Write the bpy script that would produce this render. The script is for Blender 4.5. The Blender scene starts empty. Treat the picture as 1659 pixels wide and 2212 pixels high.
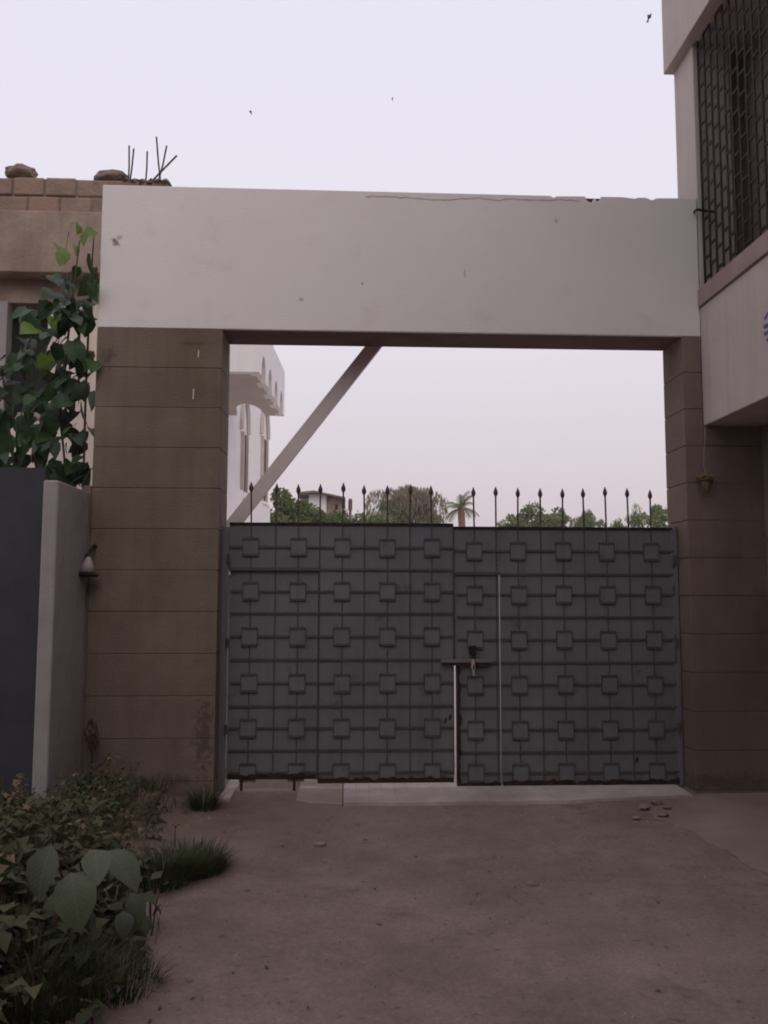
import bpy, math, random
from mathutils import Vector, Matrix, noise
random.seed(7)
scene = bpy.context.scene
col = scene.collection

# ------------------------------------------------------------------ camera
F_PX, PITCH, YAW, ROLL, DIST, EYE = 1850.6, 0.0920, -0.0445, 0.0021, 6.4836, 1.5
IW, IH = 1659.0, 2212.0
fw = Vector((-math.sin(YAW)*math.cos(PITCH), math.cos(YAW)*math.cos(PITCH), math.sin(PITCH)))
rt = Vector((math.cos(YAW), math.sin(YAW), 0)); up = rt.cross(fw)
rt2 = math.cos(ROLL)*rt + math.sin(ROLL)*up; up2 = -math.sin(ROLL)*rt + math.cos(ROLL)*up
CAM = Vector((0, -DIST, EYE))
cd = bpy.data.cameras.new('camera'); cam = bpy.data.objects.new('camera', cd); col.objects.link(cam)
m = Matrix((rt2, up2, -fw)).transposed().to_4x4(); m.translation = CAM
cam.matrix_world = m
cd.sensor_fit = 'VERTICAL'; cd.sensor_height = 36; cd.sensor_width = 27
cd.lens = 36*F_PX/IH; cd.clip_end = 2000; cd.clip_start = 0.05
scene.camera = cam
scene.render.resolution_x = 768; scene.render.resolution_y = 1024

# ------------------------------------------------------------------ sky, sun, exposure (overcast dusk)
SUN_EL, SUN_AZ = math.radians(40), math.radians(162)       # veiled, behind-right of the viewer
world = bpy.data.worlds.new('World'); scene.world = world; world.use_nodes = True
nt = world.node_tree; nt.nodes.clear()
out = nt.nodes.new('ShaderNodeOutputWorld'); bg = nt.nodes.new('ShaderNodeBackground')
sky = nt.nodes.new('ShaderNodeTexSky'); sky.sky_type = 'NISHITA'; sky.sun_disc = False
sky.sun_elevation = SUN_EL; sky.sun_rotation = SUN_AZ
sky.air_density = 1.0; sky.dust_density = 4.0; sky.ozone_density = 1.5
tc = nt.nodes.new('ShaderNodeTexCoord'); sx = nt.nodes.new('ShaderNodeSeparateXYZ')
nt.links.new(tc.outputs['Generated'], sx.inputs[0])
cr = nt.nodes.new('ShaderNodeValToRGB')                    # the even overcast veil, by elevation only
cr.color_ramp.elements[0].position = 0.0; cr.color_ramp.elements[0].color = (0.76, 0.645, 0.685, 1)
cr.color_ramp.elements[1].position = 0.55; cr.color_ramp.elements[1].color = (0.87, 0.84, 0.955, 1)
e = cr.color_ramp.elements.new(0.16); e.color = (0.82, 0.735, 0.78, 1)
e = cr.color_ramp.elements.new(0.34); e.color = (0.885, 0.845, 0.94, 1)
nt.links.new(sx.outputs['Z'], cr.inputs[0])
sc_ = nt.nodes.new('ShaderNodeVectorMath'); sc_.operation = 'SCALE'; sc_.inputs['Scale'].default_value = 10.0
nt.links.new(cr.outputs['Color'], sc_.inputs[0])
mx = nt.nodes.new('ShaderNodeMix'); mx.data_type = 'RGBA'; mx.inputs['Factor'].default_value = 0.97
nt.links.new(sky.outputs[0], mx.inputs['A']); nt.links.new(sc_.outputs[0], mx.inputs['B'])
nt.links.new(mx.outputs['Result'], bg.inputs[0]); bg.inputs[1].default_value = 0.1
nt.links.new(bg.outputs[0], out.inputs[0])

sl = bpy.data.lights.new('sun', 'SUN'); sl.energy = 0.8; sl.angle = math.radians(45); sl.color = (1.0, 0.93, 0.88)
so = bpy.data.objects.new('sun', sl); col.objects.link(so)
sd = Vector((math.sin(SUN_AZ)*math.cos(SUN_EL), math.cos(SUN_AZ)*math.cos(SUN_EL), math.sin(SUN_EL)))
so.rotation_euler = sd.to_track_quat('Z', 'Y').to_euler(); so.location = (4, -12, 14)

vs = scene.view_settings
vs.view_transform = 'Standard'; vs.look = 'None'; vs.exposure = 0.0; vs.gamma = 1.0; vs.use_curve_mapping = False
scene.render.engine = 'CYCLES'
scene.cycles.max_bounces = 8
scene.cycles.filter_width = 1.9

# ------------------------------------------------------------------ helpers
def ray(px, py):
    return fw + rt2*((px-IW/2)/F_PX) + up2*((IH/2-py)/F_PX)
def U(px, py, Y):                       # point of the plane y = Y
    d = ray(px, py); return CAM + d*((Y-CAM.y)/d.y)
def G(px, py, z=0.0):                   # point of the level z
    d = ray(px, py); return CAM + d*((z-CAM.z)/d.z)
def X(px, py, x):                       # point of the plane x = x
    d = ray(px, py); return CAM + d*((x-CAM.x)/d.x)

def mat(name, c1, c2=None, scale=6.0, rough=0.85, bump=0.0, bscale=40.0, detail=6.0, metal=0.0, rnd=0.0,
        streak=0.0, c3=None, low=0.35, high=0.7, trans=0.0, spec=0.3, warm=True):
    mt = bpy.data.materials.new(name); mt.use_nodes = True
    t = mt.node_tree; b = t.nodes['Principled BSDF']
    b.inputs['Roughness'].default_value = rough; b.inputs['Metallic'].default_value = metal
    b.inputs['Specular IOR Level'].default_value = spec
    co = t.nodes.new('ShaderNodeTexCoord'); geo = t.nodes.new('ShaderNodeNewGeometry')
    src = geo.outputs['Position']
    c2 = c2 or c1
    if warm: c1, c2, c3 = [None if c is None else (c[0]*1.03, c[1]*.985, c[2]*0.95) for c in (c1, c2, c3)]
    n1 = t.nodes.new('ShaderNodeTexNoise'); n1.inputs['Scale'].default_value = scale; n1.inputs['Detail'].default_value = detail
    n1.inputs['Roughness'].default_value = 0.62
    t.links.new(src, n1.inputs['Vector'])
    r1 = t.nodes.new('ShaderNodeValToRGB'); r1.color_ramp.elements[0].position = low; r1.color_ramp.elements[1].position = high
    r1.color_ramp.elements[0].color = (*c1, 1); r1.color_ramp.elements[1].color = (*c2, 1)
    t.links.new(n1.outputs[0], r1.inputs[0]); cur = r1.outputs[0]
    if c3:                              # second, broad blotches
        n2 = t.nodes.new('ShaderNodeTexNoise'); n2.inputs['Scale'].default_value = scale*0.23; n2.inputs['Detail'].default_value = 4
        t.links.new(src, n2.inputs['Vector'])
        r2 = t.nodes.new('ShaderNodeValToRGB'); r2.color_ramp.elements[0].position = 0.48; r2.color_ramp.elements[1].position = 0.68
        t.links.new(n2.outputs[0], r2.inputs[0])
        mm = t.nodes.new('ShaderNodeMix'); mm.data_type = 'RGBA'
        t.links.new(r2.outputs[0], mm.inputs['Factor']); t.links.new(cur, mm.inputs['A']); mm.inputs['B'].default_value = (*c3, 1)
        cur = mm.outputs['Result']
    if streak:                          # rain streaks run down the wall
        mp = t.nodes.new('ShaderNodeMapping'); mp.inputs['Scale'].default_value = (9, 9, 0.35)
        t.links.new(src, mp.inputs[0])
        n3 = t.nodes.new('ShaderNodeTexNoise'); n3.inputs['Scale'].default_value = 1.6; n3.inputs['Detail'].default_value = 5
        t.links.new(mp.outputs[0], n3.inputs['Vector'])
        r3 = t.nodes.new('ShaderNodeValToRGB'); r3.color_ramp.elements[0].position = 0.45; r3.color_ramp.elements[1].position = 0.75
        r3.color_ramp.elements[0].color = (1, 1, 1, 1); k = 1-streak; r3.color_ramp.elements[1].color = (k, k*0.97, k*0.93, 1)
        t.links.new(n3.outputs[0], r3.inputs[0])
        m3 = t.nodes.new('ShaderNodeMix'); m3.data_type = 'RGBA'; m3.blend_type = 'MULTIPLY'; m3.inputs['Factor'].default_value = 1
        t.links.new(cur, m3.inputs['A']); t.links.new(r3.outputs[0], m3.inputs['B']); cur = m3.outputs['Result']
    if rnd:                             # each piece its own shade
        oi = t.nodes.new('ShaderNodeObjectInfo'); mr = t.nodes.new('ShaderNodeMapRange')
        mr.inputs['To Min'].default_value = 1-rnd; mr.inputs['To Max'].default_value = 1+rnd
        t.links.new(oi.outputs['Random'], mr.inputs['Value'])
        m4 = t.nodes.new('ShaderNodeVectorMath'); m4.operation = 'SCALE'
        t.links.new(cur, m4.inputs[0]); t.links.new(mr.outputs[0], m4.inputs['Scale']); cur = m4.outputs[0]
    t.links.new(cur, b.inputs['Base Color'])
    if bump:
        nb = t.nodes.new('ShaderNodeTexNoise'); nb.inputs['Scale'].default_value = bscale; nb.inputs['Detail'].default_value = 5
        t.links.new(src, nb.inputs['Vector'])
        bp = t.nodes.new('ShaderNodeBump'); bp.inputs['Strength'].default_value = bump; bp.inputs['Distance'].default_value = 0.01
        t.links.new(nb.outputs[0], bp.inputs['Height']); t.links.new(bp.outputs[0], b.inputs['Normal'])
    if trans:
        tr = t.nodes.new('ShaderNodeBsdfTranslucent'); ad = t.nodes.new('ShaderNodeMixShader'); ad.inputs[0].default_value = trans
        t.links.new(cur, tr.inputs[0]); t.links.new(b.outputs[0], ad.inputs[1]); t.links.new(tr.outputs[0], ad.inputs[2])
        t.links.new(ad.outputs[0], t.nodes['Material Output'].inputs[0])
    mt['cur'] = 0
    return mt

def add_mark(mt, pts, colr):            # small grubby marks at given places of a wall
    t = mt.node_tree; b = t.nodes['Principled BSDF']; cur = b.inputs['Base Color'].links[0].from_socket
    geo = t.nodes.new('ShaderNodeNewGeometry')
    nz = t.nodes.new('ShaderNodeTexNoise'); nz.inputs['Scale'].default_value = 22; nz.inputs['Detail'].default_value = 4
    t.links.new(geo.outputs['Position'], nz.inputs['Vector'])
    for (p, rx, rz, s) in pts:
        sb = t.nodes.new('ShaderNodeVectorMath'); sb.operation = 'SUBTRACT'; sb.inputs[1].default_value = p
        t.links.new(geo.outputs['Position'], sb.inputs[0])
        sc = t.nodes.new('ShaderNodeVectorMath'); sc.operation = 'MULTIPLY'; sc.inputs[1].default_value = (1/rx, 0.0, 1/rz)
        t.links.new(sb.outputs[0], sc.inputs[0])
        ln = t.nodes.new('ShaderNodeVectorMath'); ln.operation = 'LENGTH'; t.links.new(sc.outputs[0], ln.inputs[0])
        ad = t.nodes.new('ShaderNodeMath'); ad.operation = 'MULTIPLY_ADD'; ad.inputs[1].default_value = 2.4; 
        t.links.new(nz.outputs[0], ad.inputs[0]); t.links.new(ln.outputs['Value'], ad.inputs[2])
        mr = t.nodes.new('ShaderNodeMapRange'); mr.inputs['From Min'].default_value = 1.5; mr.inputs['From Max'].default_value = 2.1
        mr.inputs['To Min'].default_value = s; mr.inputs['To Max'].default_value = 0
        t.links.new(ad.outputs[0], mr.inputs['Value'])
        mm = t.nodes.new('ShaderNodeMix'); mm.data_type = 'RGBA'; mm.inputs['B'].default_value = (*colr, 1)
        t.links.new(mr.outputs[0], mm.inputs['Factor']); t.links.new(cur, mm.inputs['A']); cur = mm.outputs['Result']
    t.links.new(cur, b.inputs['Base Color'])

WL = {}
def thing(name, label, cat, loc=(0, 0, 0), group=None):
    o = bpy.data.objects.new(name, None); col.objects.link(o); o.empty_display_size = 0.1
    o.location = loc; WL[o.name] = Vector(loc)
    tag(o, label, cat, group); return o
def tag(o, label=None, cat=None, group=None, kind=None):
    if label: o['label'] = label
    if cat: o['category'] = cat
    if group: o['group'] = group
    if kind: o['kind'] = kind
    return o
def link(name, me, loc, parent=None):
    o = bpy.data.objects.new(name, me); col.objects.link(o); loc = Vector(loc)
    WL[o.name] = loc
    if parent: o.parent = parent; o.location = loc - WL[parent.name]
    else: o.location = loc
    return o

class MB:
    def __init__(s): s.v = []; s.f = []; s.mi = []; s.cm = 0
    def face(s, *ix): s.f.append(ix); s.mi.append(s.cm)
    def box(s, x0, x1, y0, y1, z0, z1):
        b = len(s.v)
        s.v += [(x0,y0,z0),(x1,y0,z0),(x1,y1,z0),(x0,y1,z0),(x0,y0,z1),(x1,y0,z1),(x1,y1,z1),(x0,y1,z1)]
        for q in ((0,3,2,1),(4,5,6,7),(0,1,5,4),(1,2,6,5),(2,3,7,6),(3,0,4,7)): s.face(*[b+i for i in q])
        return s
    def prism(s, poly, a0, a1, axis='y'):     # poly (u,w) counter-clockwise seen from the front; extruded along axis
        b = len(s.v); n = len(poly)
        def P(u, w, a): return (u, a, w) if axis == 'y' else ((a, u, w) if axis == 'x' else (u, w, a))
        s.v += [P(u, w, a0) for u, w in poly] + [P(u, w, a1) for u, w in poly]
        s.face(*[b+i for i in range(n)]); s.face(*[b+n+i for i in reversed(range(n))])
        for i in range(n): j = (i+1) % n; s.face(b+i, b+n+i, b+n+j, b+j)
        return s
    def tube(s, pts, r, n=8, caps=True):
        pts = [Vector(p) for p in pts]; rs = r if isinstance(r, (list, tuple)) else [r]*len(pts)
        b = len(s.v); prev = None
        for i, p in enumerate(pts):
            d = (pts[min(i+1, len(pts)-1)] - pts[max(i-1, 0)]).normalized()
            if prev is None:
                a = d.orthogonal().normalized()
            else:
                a = (prev - d*prev.dot(d)).normalized()
            prev = a; c = d.cross(a)
            for k in range(n):
                t = 2*math.pi*k/n; q = p + (a*math.cos(t) + c*math.sin(t))*rs[i]; s.v.append(tuple(q))
        for i in range(len(pts)-1):
            for k in range(n):
                j = (k+1) % n; s.face(b+i*n+k, b+i*n+j, b+(i+1)*n+j, b+(i+1)*n+k)
        if caps:
            s.face(*[b+k for k in reversed(range(n))]); s.face(*[b+(len(pts)-1)*n+k for k in range(n)])
        return s
    def mesh(s, name, mats, origin=None, smooth=False, fix=True):
        v = s.v
        if origin is None:
            xs = [p[0] for p in v]; ys = [p[1] for p in v]; zs = [p[2] for p in v]
            origin = Vector(((min(xs)+max(xs))/2, (min(ys)+max(ys))/2, min(zs)))
        o = Vector(origin)
        me = bpy.data.meshes.new(name)
        me.from_pydata([(p[0]-o.x, p[1]-o.y, p[2]-o.z) for p in v], [], s.f)
        if fix:
            import bmesh
            bm = bmesh.new(); bm.from_mesh(me); bmesh.ops.recalc_face_normals(bm, faces=bm.faces); bm.to_mesh(me); bm.free()
        for mt in (mats if isinstance(mats, (list, tuple)) else [mats]): me.materials.append(mt)
        if isinstance(mats, (list, tuple)): me.polygons.foreach_set('material_index', s.mi)
        if smooth: me.polygons.foreach_set('use_smooth', [True]*len(me.polygons))
        me.update(); return me, o
    def build(s, name, mats, parent=None, bevel=0.0, seg=2, smooth=False, origin=None):
        me, o = s.mesh(name, mats, origin, smooth)
        ob = link(name, me, o, parent)
        if bevel:
            bv = ob.modifiers.new('bevel', 'BEVEL'); bv.width = bevel; bv.segments = seg; bv.limit_method = 'ANGLE'
        return ob
def rock(name, c, size, mt, parent=None, seed=0, sub=2, amp=.45):
    import bmesh
    bm = bmesh.new(); bmesh.ops.create_icosphere(bm, subdivisions=sub, radius=1)
    for v in bm.verts:
        k = 1 + amp*noise.noise(v.co*1.6 + Vector((seed*7.3, seed*2.1, 0))) + 0.12*noise.noise(v.co*5+Vector((seed, 0, 0)))
        v.co = Vector((v.co.x*size[0]*k, v.co.y*size[1]*k, v.co.z*size[2]*k))
    zmin = min(v.co.z for v in bm.verts)
    for v in bm.verts: v.co.z -= zmin
    me = bpy.data.meshes.new(name); bm.to_mesh(me); bm.free(); me.materials.append(mt)
    return link(name, me, c, parent)

# ------------------------------------------------------------------ materials
M = {}
M['plaster'] = mat('whitewash', (0.765,0.715,0.675), (0.81,0.76,0.72), 1.3, 0.9, 0.3, 60, c3=(0.74,0.69,0.645), warm=False)
M['brick_core'] = mat('brick_core', (0.10,0.035,0.025), (0.16,0.06,0.045), 25, 0.95, 0.4)
M['block'] = mat('pillar_block', (0.160,0.123,0.097), (0.215,0.170,0.138), 2.6, 0.95, 0.7, 60, c3=(0.14,0.104,0.078), streak=0.08, rnd=0.035, detail=9)
M['bed'] = mat('parapet_mortar', (0.22,0.165,0.13), (0.30,0.23,0.19), 12, 0.95, 0.6)
M['mortar'] = mat('mortar', (0.13,0.096,0.074), (0.18,0.138,0.11), 20, 0.95, 0.4)
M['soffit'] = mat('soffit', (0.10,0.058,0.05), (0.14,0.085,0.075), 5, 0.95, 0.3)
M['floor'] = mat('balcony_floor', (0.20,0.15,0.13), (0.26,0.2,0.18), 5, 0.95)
M['building'] = mat('building_paint', (0.49,0.43,0.40), (0.56,0.495,0.465), 2.5, 0.9, 0.2, 60, c3=(0.46,0.405,0.37), streak=0.05, warm=False)
M['sill'] = mat('sill_paint', (0.29,0.218,0.205), (0.35,0.268,0.255), 6, 0.85, 0.2)
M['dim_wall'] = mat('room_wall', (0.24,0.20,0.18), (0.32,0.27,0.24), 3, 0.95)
M['iron'] = mat('dark_iron', (0.014,0.010,0.010), (0.034,0.02,0.017), 30, 0.8, 0.2, 80)
M['gate'] = mat('gate_paint', (0.140,0.134,0.139), (0.175,0.167,0.172), 2.2, 0.55, 0.15, 25, c3=(0.122,0.116,0.121), streak=0.10, spec=0.25, warm=False)
M['gate_dark'] = mat('gate_bar', (0.062,0.052,0.053), (0.09,0.077,0.078), 12, 0.7, 0.1)
M['rust'] = mat('rust', (0.012,0.008,0.007), (0.05,0.022,0.015), 14, 0.9, 0.5)
M['strut'] = mat('strut_paint', (0.66,0.60,0.62), (0.72,0.66,0.68), 5, 0.7, 0.1, streak=0.06)
M['conc'] = mat('old_concrete', (0.20,0.165,0.15), (0.27,0.23,0.21), 5, 0.95, 0.7, 45, c3=(0.16,0.125,0.11))
M['apron'] = mat('apron_concrete', (0.225,0.172,0.15), (0.32,0.256,0.23), 1.6, 0.95, 0.5, 45, c3=(0.185,0.135,0.112), detail=9)
M['dusty'] = mat('dusty_threshold', (0.29,0.232,0.208), (0.40,0.335,0.31), 4, 0.9, 0.4, 45, c3=(0.25,0.19,0.16), detail=9)
M['tile'] = mat('threshold_tile', (0.44,0.385,0.375), (0.56,0.49,0.48), 6, 0.8, 0.3, 50, c3=(0.36,0.30,0.28), rnd=0.03)
M['court'] = mat('courtyard_paving', (0.42,0.38,0.37), (0.52,0.48,0.47), 3, 0.85, 0.2)
M['lump'] = mat('rubble_lump', (0.17,0.13,0.105), (0.25,0.20,0.165), 9, 0.95, 0.8, 30)
M['tan'] = mat('raw_concrete', (0.27,0.213,0.172), (0.38,0.305,0.25), 4.5, 0.95, 0.7, 30, c3=(0.21,0.155,0.125), streak=0.12)
M['brick'] = mat('parapet_brick', (0.20,0.15,0.118), (0.31,0.228,0.178), 6, 0.95, 0.9, 30, rnd=0.10, detail=9, c3=(0.27,0.185,0.14))
M['cream'] = mat('cream_wall', (0.68,0.60,0.53), (0.78,0.70,0.63), 3, 0.9, 0.3, streak=0.1)
M['post'] = mat('post_paint', (0.29,0.27,0.275), (0.35,0.325,0.33), 4, 0.9, 0.25, streak=0.08)
M['navy'] = mat('dark_gate_paint', (0.035,0.036,0.045), (0.05,0.05,0.06), 4, 0.6, 0.1)
M['dark'] = mat('dark_opening', (0.012,0.010,0.010), (0.02,0.016,0.015), 4, 0.6)
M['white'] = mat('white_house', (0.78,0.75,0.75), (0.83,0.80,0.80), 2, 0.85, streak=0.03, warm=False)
M['white_shade'] = mat('white_house_shaded', (0.47,0.43,0.41), (0.53,0.49,0.47), 2, 0.9)  # shaded copy of the house white, the shade is in the colour
M['brownwin'] = mat('window_wood', (0.10,0.05,0.045), (0.14,0.075,0.065), 8, 0.6)
M['lamp_pale'] = mat('lamp_shade', (0.34,0.30,0.30), (0.40,0.36,0.36), 12, 0.6)
M['yellow'] = mat('yellow_lamp', (0.13,0.085,0.03), (0.22,0.15,0.065), 40, 0.5)
M['cable'] = mat('pale_cable', (0.26,0.22,0.21), None, 10, 0.7)
M['blue'] = mat('blue_paint', (0.07,0.085,0.22), (0.12,0.13,0.30), 30, 0.8)
M['chalk'] = mat('chalk', (0.62,0.58,0.56), None, 10, 0.9)
M['crack'] = mat('hairline_crack', (0.40,0.345,0.315), (0.56,0.50,0.46), 15, 0.95)
M['bird'] = mat('feathers', (0.03,0.03,0.04), (0.06,0.055,0.07), 20, 0.8)
M['leaf'] = mat('vine_leaf', (0.018,0.046,0.014), (0.045,0.092,0.028), 9, 0.40, rnd=0.5, trans=0.25, spec=0.35)
M['leaf_bright'] = mat('backlit_leaf', (0.14,0.22,0.03), (0.19,0.26,0.05), 9, 0.45, rnd=0.25, trans=0.35)  # brighter copy of the vine leaf, backlight painted into the colour
def veins(mt, w):
    t = mt.node_tree; b = t.nodes['Principled BSDF']; cur = b.inputs['Base Color'].links[0].from_socket
    co = t.nodes.new('ShaderNodeTexCoord'); sp = t.nodes.new('ShaderNodeSeparateXYZ'); t.links.new(co.outputs['Object'], sp.inputs[0])
    ab = t.nodes.new('ShaderNodeMath'); ab.operation = 'ABSOLUTE'; t.links.new(sp.outputs[0], ab.inputs[0])
    d = t.nodes.new('ShaderNodeMath'); d.operation = 'SUBTRACT'; t.links.new(sp.outputs[1], d.inputs[0]); t.links.new(ab.outputs[0], d.inputs[1])
    m1 = t.nodes.new('ShaderNodeMath'); m1.operation = 'MULTIPLY'; m1.inputs[1].default_value = 8/w; t.links.new(d.outputs[0], m1.inputs[0])
    fr = t.nodes.new('ShaderNodeMath'); fr.operation = 'FRACT'; t.links.new(m1.outputs[0], fr.inputs[0])
    l1 = t.nodes.new('ShaderNodeMath'); l1.operation = 'LESS_THAN'; l1.inputs[1].default_value = 0.14; t.links.new(fr.outputs[0], l1.inputs[0])
    l2 = t.nodes.new('ShaderNodeMath'); l2.operation = 'LESS_THAN'; l2.inputs[1].default_value = 0.014*w; t.links.new(ab.outputs[0], l2.inputs[0])
    mxx = t.nodes.new('ShaderNodeMath'); mxx.operation = 'MAXIMUM'; t.links.new(l1.outputs[0], mxx.inputs[0]); t.links.new(l2.outputs[0], mxx.inputs[1])
    sc = t.nodes.new('ShaderNodeMath'); sc.operation = 'MULTIPLY'; sc.inputs[1].default_value = 0.4; t.links.new(mxx.outputs[0], sc.inputs[0])
    mm = t.nodes.new('ShaderNodeMix'); mm.data_type = 'RGBA'; mm.inputs['B'].default_value = (0.17, 0.19, 0.10, 1)
    t.links.new(sc.outputs[0], mm.inputs['Factor']); t.links.new(cur, mm.inputs['A']); t.links.new(mm.outputs['Result'], b.inputs['Base Color'])
M['broad'] = mat('broad_leaf', (0.05,0.066,0.034), (0.085,0.105,0.055), 9, 0.5, rnd=0.3, trans=0.2, spec=0.5)
veins(M['broad'], .24)
M['cover'] = mat('weed', (0.040,0.052,0.020), (0.105,0.104,0.050), 4, 0.7, trans=0.2)
M['dry'] = mat('dry_weed', (0.15,0.105,0.065), (0.22,0.165,0.10), 5, 0.8, trans=0.2)
M['grass'] = mat('grass', (0.028,0.038,0.012), (0.058,0.068,0.022), 5, 0.6, trans=0.2)
M['stem'] = mat('stem', (0.07,0.055,0.03), (0.10,0.075,0.05), 20, 0.85)
M['deadstalk'] = mat('dead_stalk', (0.05,0.022,0.018), (0.08,0.035,0.03), 20, 0.9)
M['bark'] = mat('bark', (0.11,0.08,0.06), (0.17,0.125,0.10), 8, 0.95, 0.6, 20)
M['palm_bark'] = mat('palm_bark', (0.20,0.12,0.085), (0.27,0.17,0.13), 8, 0.95, 0.6, 20)
for i, (a, b) in enumerate([((0.085,0.125,0.04),(0.14,0.185,0.06)), ((0.12,0.155,0.055),(0.18,0.215,0.085)), ((0.20,0.17,0.115),(0.27,0.235,0.16)), ((0.15,0.205,0.065),(0.23,0.28,0.10))]):
    M['tree%d' % i] = mat('foliage_%s' % ['dark','mid','brown','light'][i], a, b, 1.2, 0.65, trans=0.25)

def add_wear(mt, colr, scale, lo, hi, amt, stretch=(1, 1, 1)):        # flaked or rusty blotches
    t = mt.node_tree; b = t.nodes['Principled BSDF']; cur = b.inputs['Base Color'].links[0].from_socket
    geo = t.nodes.new('ShaderNodeNewGeometry'); mp = t.nodes.new('ShaderNodeMapping'); mp.inputs['Scale'].default_value = stretch
    t.links.new(geo.outputs['Position'], mp.inputs[0])
    n = t.nodes.new('ShaderNodeTexNoise'); n.inputs['Scale'].default_value = scale; n.inputs['Detail'].default_value = 8; n.inputs['Roughness'].default_value = 0.7
    t.links.new(mp.outputs[0], n.inputs['Vector'])
    mr = t.nodes.new('ShaderNodeMapRange'); mr.inputs['From Min'].default_value = lo; mr.inputs['From Max'].default_value = hi; mr.inputs['To Max'].default_value = amt
    t.links.new(n.outputs[0], mr.inputs['Value'])
    mm = t.nodes.new('ShaderNodeMix'); mm.data_type = 'RGBA'; mm.inputs['B'].default_value = (*colr, 1)
    t.links.new(mr.outputs[0], mm.inputs['Factor']); t.links.new(cur, mm.inputs['A']); t.links.new(mm.outputs['Result'], b.inputs['Base Color'])
add_wear(M['gate'], (0.075,0.042,0.032), 5.5, 0.60, 0.70, 0.55)
add_wear(M['gate'], (0.20,0.185,0.18), 2.2, 0.55, 0.75, 0.35, (1, 1, .35))
add_wear(M['gate'], (0.06,0.035,0.028), 9, 0.60, 0.72, 0.5, (1, 1, .12))
add_wear(M['block'], (0.28,0.225,0.185), 11, 0.62, 0.72, 0.45)
add_wear(M['block'], (0.09,0.062,0.046), 4.5, 0.58, 0.74, 0.5)
add_wear(M['plaster'], (0.62,0.555,0.505), 2.4, 0.56, 0.74, 0.5)
add_wear(M['post'], (0.20,0.17,0.165), 3.5, 0.55, 0.72, 0.6)
add_wear(M['navy'], (0.075,0.07,0.075), 4, 0.55, 0.75, 0.5, (1, 1, .3))
# ------------------------------------------------------------------ ground
edge = [(G(455,1700).x, 0.2), tuple(G(452,1735)[:2]), tuple(G(405,1800)[:2]), tuple(G(375,1900)[:2]), tuple(G(335,2000)[:2]), tuple(G(300,2100)[:2]), tuple(G(215,2212)[:2]), (G(215,2212).x-0.45, -5.0), (-2.2, -9.0)]
def verge_x(y):                        # where lane meets the weedy verge
    e = sorted(edge, key=lambda p: p[1])
    if y <= e[0][1]: return e[0][0]
    for a, b in zip(e, e[1:]):
        if a[1] <= y <= b[1]: return a[0] + (b[0]-a[0])*(y-a[1])/(b[1]-a[1]+1e-9)
    return e[-1][0]
def verge(x, y):
    if y > 0.0 or y < -9: return 0.0
    d = verge_x(y) - x + 0.12*noise.noise(Vector((x*3, y*3, 1)))
    t = max(0.0, min(1.0, d/0.75)); return t*t*(3-2*t)
def gz(x, y):
    if y > -0.42: k = max(0.0, min(1.0, (-0.1-y)/0.32))
    else: k = 1.0
    far = max(0.0, min(1.0, (14-abs(x))/6))
    n = 0.014*noise.noise(Vector((x*0.9, y*0.9, 0))) + 0.008*noise.noise(Vector((x*2.7, y*2.7, 5))) + 0.003*noise.noise(Vector((x*11, y*11, 9))) - 0.008
    if x > 1.2 and y > -2.6: k *= 1-max(0.0, min(1.0, (x-1.2)/.6))*max(0.0, min(1.0, (y+2.6)/.5))*.85
    return n*k*far + 0.15*verge(x, y)*(0.8+0.5*noise.noise(Vector((x*2, y*2, 3)))) - 0.006
def frange(a, b, s):
    n = int(round((b-a)/s)); return [a + (b-a)*i/n for i in range(n+1)]
xs = [-300,-100,-45,-22,-12,-8] + frange(-5.2, 5.2, 0.055) + [8,12,22,45,100,300]
ys = [-300,-100,-45,-22,-14,-10,-8] + frange(-6.6, 0.4, 0.055) + [1.2,3,8,16,30,60,120,300]
gv = [(x, y, gz(x, y)) for y in ys for x in xs]; nx = len(xs)
gf = [(j*nx+i, j*nx+i+1, (j+1)*nx+i+1, (j+1)*nx+i) for j in range(len(ys)-1) for i in range(nx-1)]
me = bpy.data.meshes.new('ground'); me.from_pydata(gv, [], gf)
at = me.attributes.new('soil', 'FLOAT', 'POINT')
def soilv(x, y):
    s = verge(x, y)
    d = max(0.0, 1 - abs(x+0.75)/0.9)*max(0.0, 1-abs(y+0.6)/0.9)      # trodden earth left of the gate
    return min(1.0, s*1.4 + d*0.9)
at.data.foreach_set('value', [soilv(p[0], p[1]) for p in gv])
me.polygons.foreach_set('use_smooth', [True]*len(me.polygons))
gm = bpy.data.materials.new('lane_surface'); gm.use_nodes = True
t = gm.node_tree; b = t.nodes['Principled BSDF']; b.inputs['Roughness'].default_value = 0.95; b.inputs['Specular IOR Level'].default_value = 0.15
geo = t.nodes.new('ShaderNodeNewGeometry')
def nz(scale, detail=6, rough=0.6):
    n = t.nodes.new('ShaderNodeTexNoise'); n.inputs['Scale'].default_value = scale; n.inputs['Detail'].default_value = detail
    n.inputs['Roughness'].default_value = rough; t.links.new(geo.outputs['Position'], n.inputs['Vector']); return n.outputs[0]
def ramp(s, a, ca, b_, cb):
    r = t.nodes.new('ShaderNodeValToRGB'); r.color_ramp.elements[0].position = a; r.color_ramp.elements[1].position = b_
    r.color_ramp.elements[0].color = (*ca, 1); r.color_ramp.elements[1].color = (*cb, 1); t.links.new(s, r.inputs[0]); return r.outputs[0]
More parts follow.
